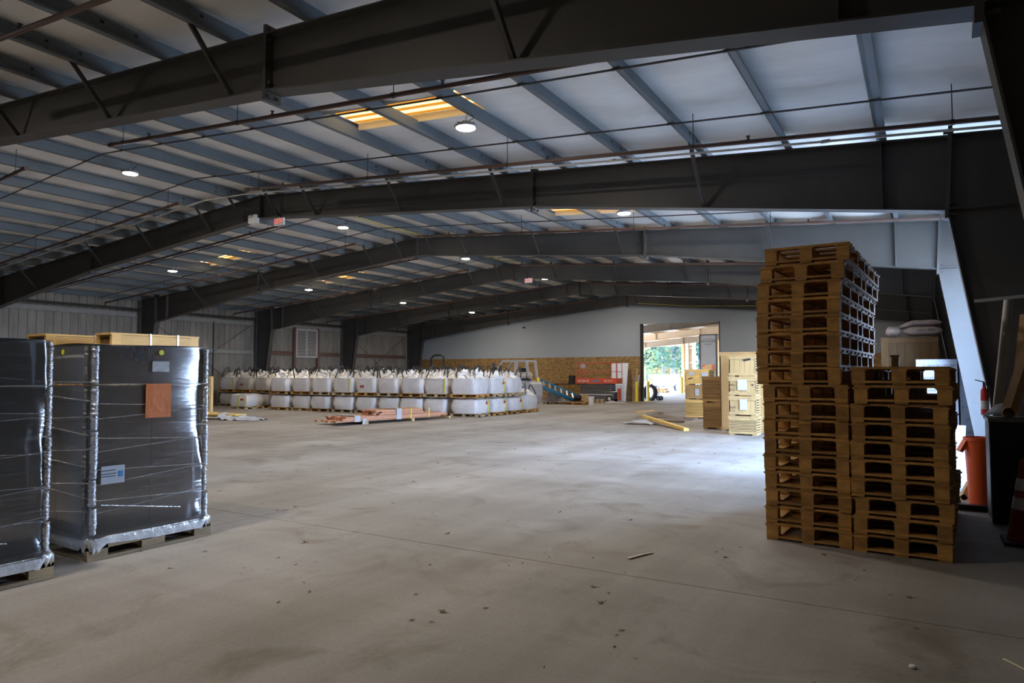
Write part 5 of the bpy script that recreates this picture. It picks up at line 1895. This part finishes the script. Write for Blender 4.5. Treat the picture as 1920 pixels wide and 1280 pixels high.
# tall grey door leaf with arched lettering
DY = 40.5
d0, d1 = at(1312, 628, DY), at(1345, 628, DY)
t = thing('door_leaf', 'tall grey door panel with black arched lettering beyond the doorway', 'door panel', ((d0.x + d1.x) / 2, DY, 0))
DW, DH = d1.x - d0.x, d0.z
part('panel', MB().box((0, 0, DH / 2), (DW, 0.05, DH)), 'door_leaf', t)
part('edge_trim', MB().box((-DW / 2, -0.01, DH / 2), (0.05, 0.08, DH)).box((DW / 2 - 0.07, -0.01, DH / 2), (0.05, 0.08, DH)).box((0, -0.01, DH), (DW, 0.08, 0.05)), 'frame_steel', t)
part('lettering', text_mesh('RAYNORD', 0.19, 'ink'), None, t, loc=(-0.02, -0.03, DH - 0.40), rot=FACE_MY)
part('lettering', text_mesh('ENTERPRISES', 0.085, 'ink'), None, t, loc=(-0.02, -0.03, DH - 0.56), rot=FACE_MY)
part('lettering', text_mesh('USA', 0.07, 'ink'), None, t, loc=(-0.02, -0.03, DH - 0.66), rot=FACE_MY)
part('arc_line', MB().path([(-0.40 + 0.10 * k, -0.03, DH - 0.30 + 0.05 * math.sin(math.pi * k / 8)) for k in range(9)], 0.008, 5), 'ink', t)
part('support_foot', MB().box((0, 0.2, 0.03), (DW, 0.5, 0.06)), 'frame_steel', t)
# things standing outside
for n_, (px_, py_, Y) in enumerate(((1278, 732, 52.0), (1245, 729, 54.0))):
    p = at(px_, 735, Y)
    if n_ == 0:
        tt = thing('bollard', 'yellow bollard far beyond the doorway by the girted wall', 'bollard', (p.x, Y, 0))
        part('post', MB().lathe([(0.12, 0), (0.12, 1.2), (0.05, 1.27)], 14), 'safety_yellow', tt, True)
        part('base_plate', MB().box((0, 0, 0.01), (0.4, 0.4, 0.02)), 'safety_yellow', tt)
p = at(1236, 730, 60.0)
t = thing('utility_trailer', 'pale blue box trailer parked outside beyond the doorway', 'trailer', (p.x, 62.0, -0.06))
part('box_body', MB().box((0, 0, 1.0), (1.7, 2.6, 1.0)), 'trailer_blue', t)
part('drawbar', MB().bar((0, -1.3, 0.45), (0, -2.2, 0.4), 0.1, 0.1), 'frame_steel', t)
for s in (-1, 1):
    wheel(t, (s * 0.9, 0, 0.32), 0.32, 0.2, 'X')
p = at(1236, 726, 52.0)
t = thing('log_pile', 'small heap of orange logs outside beyond the hand truck', 'logs', (p.x, 52.5, 0))
for k in range(5):
    part('log', MB().tube((-0.45 + 0.22 * k, -0.5, 0.13), (-0.45 + 0.22 * k, 0.5, 0.13), 0.11, 10), 'plank_tan', t, True)
for k in range(4):
    part('log', MB().tube((-0.34 + 0.22 * k, -0.5, 0.32), (-0.34 + 0.22 * k, 0.5, 0.32), 0.11, 10), 'plank_tan', t, True)


# trees outside
def tree(label, x, y, h, r, m, seed, pine=False):
    rg_ = random.Random(seed)
    t = thing('tree', label, 'tree', (x, y, -0.06), 0, 'trees outside beyond the doorway')
    lean = rg_.uniform(-0.03, 0.03)
    mb = MB().path([(0, 0, 0), (lean * h * 0.4, 0.1, h * 0.4), (lean * h, 0, h)], r, 8, r * 0.25)
    for k in range(7):
        z = h * (0.35 + 0.09 * k)
        a = rg_.uniform(0, 6.28)
        l_ = h * 0.16 * (1.1 - k * 0.1)
        mb.path([(lean * z, 0, z), (lean * z + l_ * math.cos(a), l_ * math.sin(a), z + l_ * 0.5)], r * 0.25, 5, r * 0.06)
    part('trunk', mb, 'bark', t, True)
    lf = MB()
    n = 900
    for k in range(n):
        z = h * rg_.uniform(0.22 if pine else 0.04, 1.0)
        rad = h * 0.22 * (1.15 - z / h) * (1 if pine else 1.3) + 0.3
        a, d = rg_.uniform(0, 6.28), rad * math.sqrt(rg_.random())
        c = Vector((lean * z + d * math.cos(a), d * math.sin(a), z))
        s = rg_.uniform(0.16, 0.38)
        n1 = Vector((rg_.uniform(-1, 1), rg_.uniform(-1, 1), rg_.uniform(-0.6, 0.6))).normalized()
        n2 = n1.cross(Vector((rg_.uniform(-1, 1), rg_.uniform(-1, 1), rg_.uniform(-1, 1)))).normalized()
        lf._add([c - n1 * s, c + n2 * s * 0.6, c + n1 * s, c - n2 * s * 0.6], [(0, 1, 2, 3)])
    part('foliage', lf, m, t, kind='stuff')


TK = [('leaf_pine', 'dark green pine'), ('leaf_yellow', 'yellow autumn tree'), ('leaf_green', 'green broadleaf tree'), ('leaf_orange', 'orange autumn tree')]
rgT = random.Random(21)
SP = [(1213, 84), (1222, 96), (1232, 88), (1243, 79), (1250, 100), (1258, 92), (1261, 76), (1270, 86), (1276, 98), (1305, 82), (1309, 94), (1216, 108), (1238, 112), (1266, 110), (1228, 118), (1252, 120)]
TL = ['far left edge of the doorway view', 'left part of the doorway view', 'middle of the doorway view', 'right part of the doorway view']
cnt = {}
for i, (px_, Y) in enumerate(SP):
    m, nm = TK[(0, 1, 1, 2, 1, 3, 0, 1, 3, 0, 2, 1, 3, 1, 0, 1)[i]]
    p = at(px_, 720, Y)
    lab = f'{nm} outside, {ORD[sorted(q_[0] for q_ in SP).index(px_)]} trunk from the left in the doorway view'
    tree(lab, p.x, Y, rgT.uniform(9, 14), 0.28 if i in (3, 6) else rgT.uniform(0.10, 0.2), m, 100 + i, m == 'leaf_pine')

# ================================================================== LEAVES AND LITTER ON THE FLOOR
def leaf_mesh(seed):
    rg_ = random.Random(seed)
    mb = MB()
    n = 9
    pts = []
    for k in range(n):
        a = 2 * math.pi * k / n
        r = (0.045 if k % 2 else 0.026) * rg_.uniform(0.7, 1.3)
        pts.append((r * math.cos(a), r * 0.7 * math.sin(a), 0.004 + abs(rg_.uniform(0, 0.02)) * (k % 2)))
    mb._add([(0, 0, 0.003)] + pts, [(0, 1 + k, 1 + (k + 1) % n) for k in range(n)])
    mb.tube((0.02, 0, 0.004), (0.075, 0.01, 0.008), 0.002, 4)
    return mb.mesh('dry_leaf', 'leaf_brown')


LM = [leaf_mesh(k) for k in range(4)]
SPOTS = [(830, 1147), (318, 1066), (574, 1017), (520, 957), (537, 956), (553, 950), (490, 945), (775, 903), (694, 897), (722, 902), (736, 943), (617, 879), (858, 894),
         (1183, 975), (1705, 1120), (1360, 1045), (1112, 1100), (1127, 1130), (1545, 1040), (1610, 850), (985, 880), (1010, 862), (965, 842), (880, 850), (760, 835), (700, 826),
         (655, 812), (612, 817), (560, 810), (548, 800), (528, 795), (470, 835), (600, 800), (1060, 830), (1100, 826), (1135, 842), (1165, 836), (1200, 858), (1230, 832), (1262, 843),
         (1300, 826), (1340, 850), (1352, 832), (1385, 842), (1400, 826), (1330, 818), (1270, 822), (1040, 815), (1090, 812), (940, 820), (905, 808), (1000, 836), (1025, 870), (1150, 870),
         (1245, 878), (1310, 868), (1375, 870), (1180, 815), (820, 868), (480, 915), (413, 920), (395, 900), (1415, 856), (840, 1000), (1050, 960)]
rgL = random.Random(2)
for i, (a, b) in enumerate(SPOTS):
    q = fl(a, b)
    s = rgL.uniform(0.45, 0.8)
    o = link('dry_leaf', LM[i % 4], None, (q.x, q.y, 0.0), (0, 0, rgL.uniform(0, 6.28)))
    o.scale = (s, s, s)
    tag(o, 'dry brown leaf lying on the concrete floor', 'leaf', 'dry leaves scattered over the floor')
mb = MB()
for k in range(900):
    yy = rgL.uniform(3.0, 30.0)
    xx = rgL.uniform(-24, -1.5) if yy > 8 else rgL.uniform(-8, 0)
    if 19 < yy < 24.5 and xx < -12.6:
        continue
    s = rgL.uniform(0.006, 0.026)
    a = rgL.uniform(0, 6.28)
    c, d = math.cos(a) * s, math.sin(a) * s
    mb._add([(xx - c, yy - d, 0.002), (xx + d * 0.5, yy - c * 0.5, 0.003), (xx + c, yy + d, 0.006), (xx - d * 0.5, yy + c * 0.5, 0.003)], [(0, 1, 2, 3)])
o = single('floor_litter', mb, 'leaf_brown', 'fine brown leaf crumbs strewn over the concrete floor', 'litter')
o['kind'] = 'stuff'
a, b = fl(1179, 1048), fl(1224, 1037)
single('twig', MB().bar((0, 0, 0.008), ((b - a).x * 0.5, (b - a).y * 0.5 + 0.02, 0.008), 0.026, 0.006).bar(((b - a).x * 0.5, (b - a).y * 0.5 + 0.02, 0.008), ((b - a).x, (b - a).y, 0.006), 0.020, 0.006), 'twig', 'curved pale stick on the floor in the middle foreground', 'stick', (a.x, a.y, 0))
a, b = fl(1882, 1238), fl(1925, 1260)
single('twig', MB().path([(0, 0, 0.008), ((b - a).x, (b - a).y, 0.008)], 0.007, 5), 'twig', 'straight stick on the floor in the bottom right corner', 'stick', (a.x, a.y, 0))
q = fl(1711, 1252)
single('pebble', MB().lathe([(0.008, 0), (0.018, 0.006), (0.014, 0.014), (0.003, 0.016)], 10), 'white_paint', 'small white pebble on the floor at the lower right', 'pebble', (q.x, q.y, 0), smooth=True)
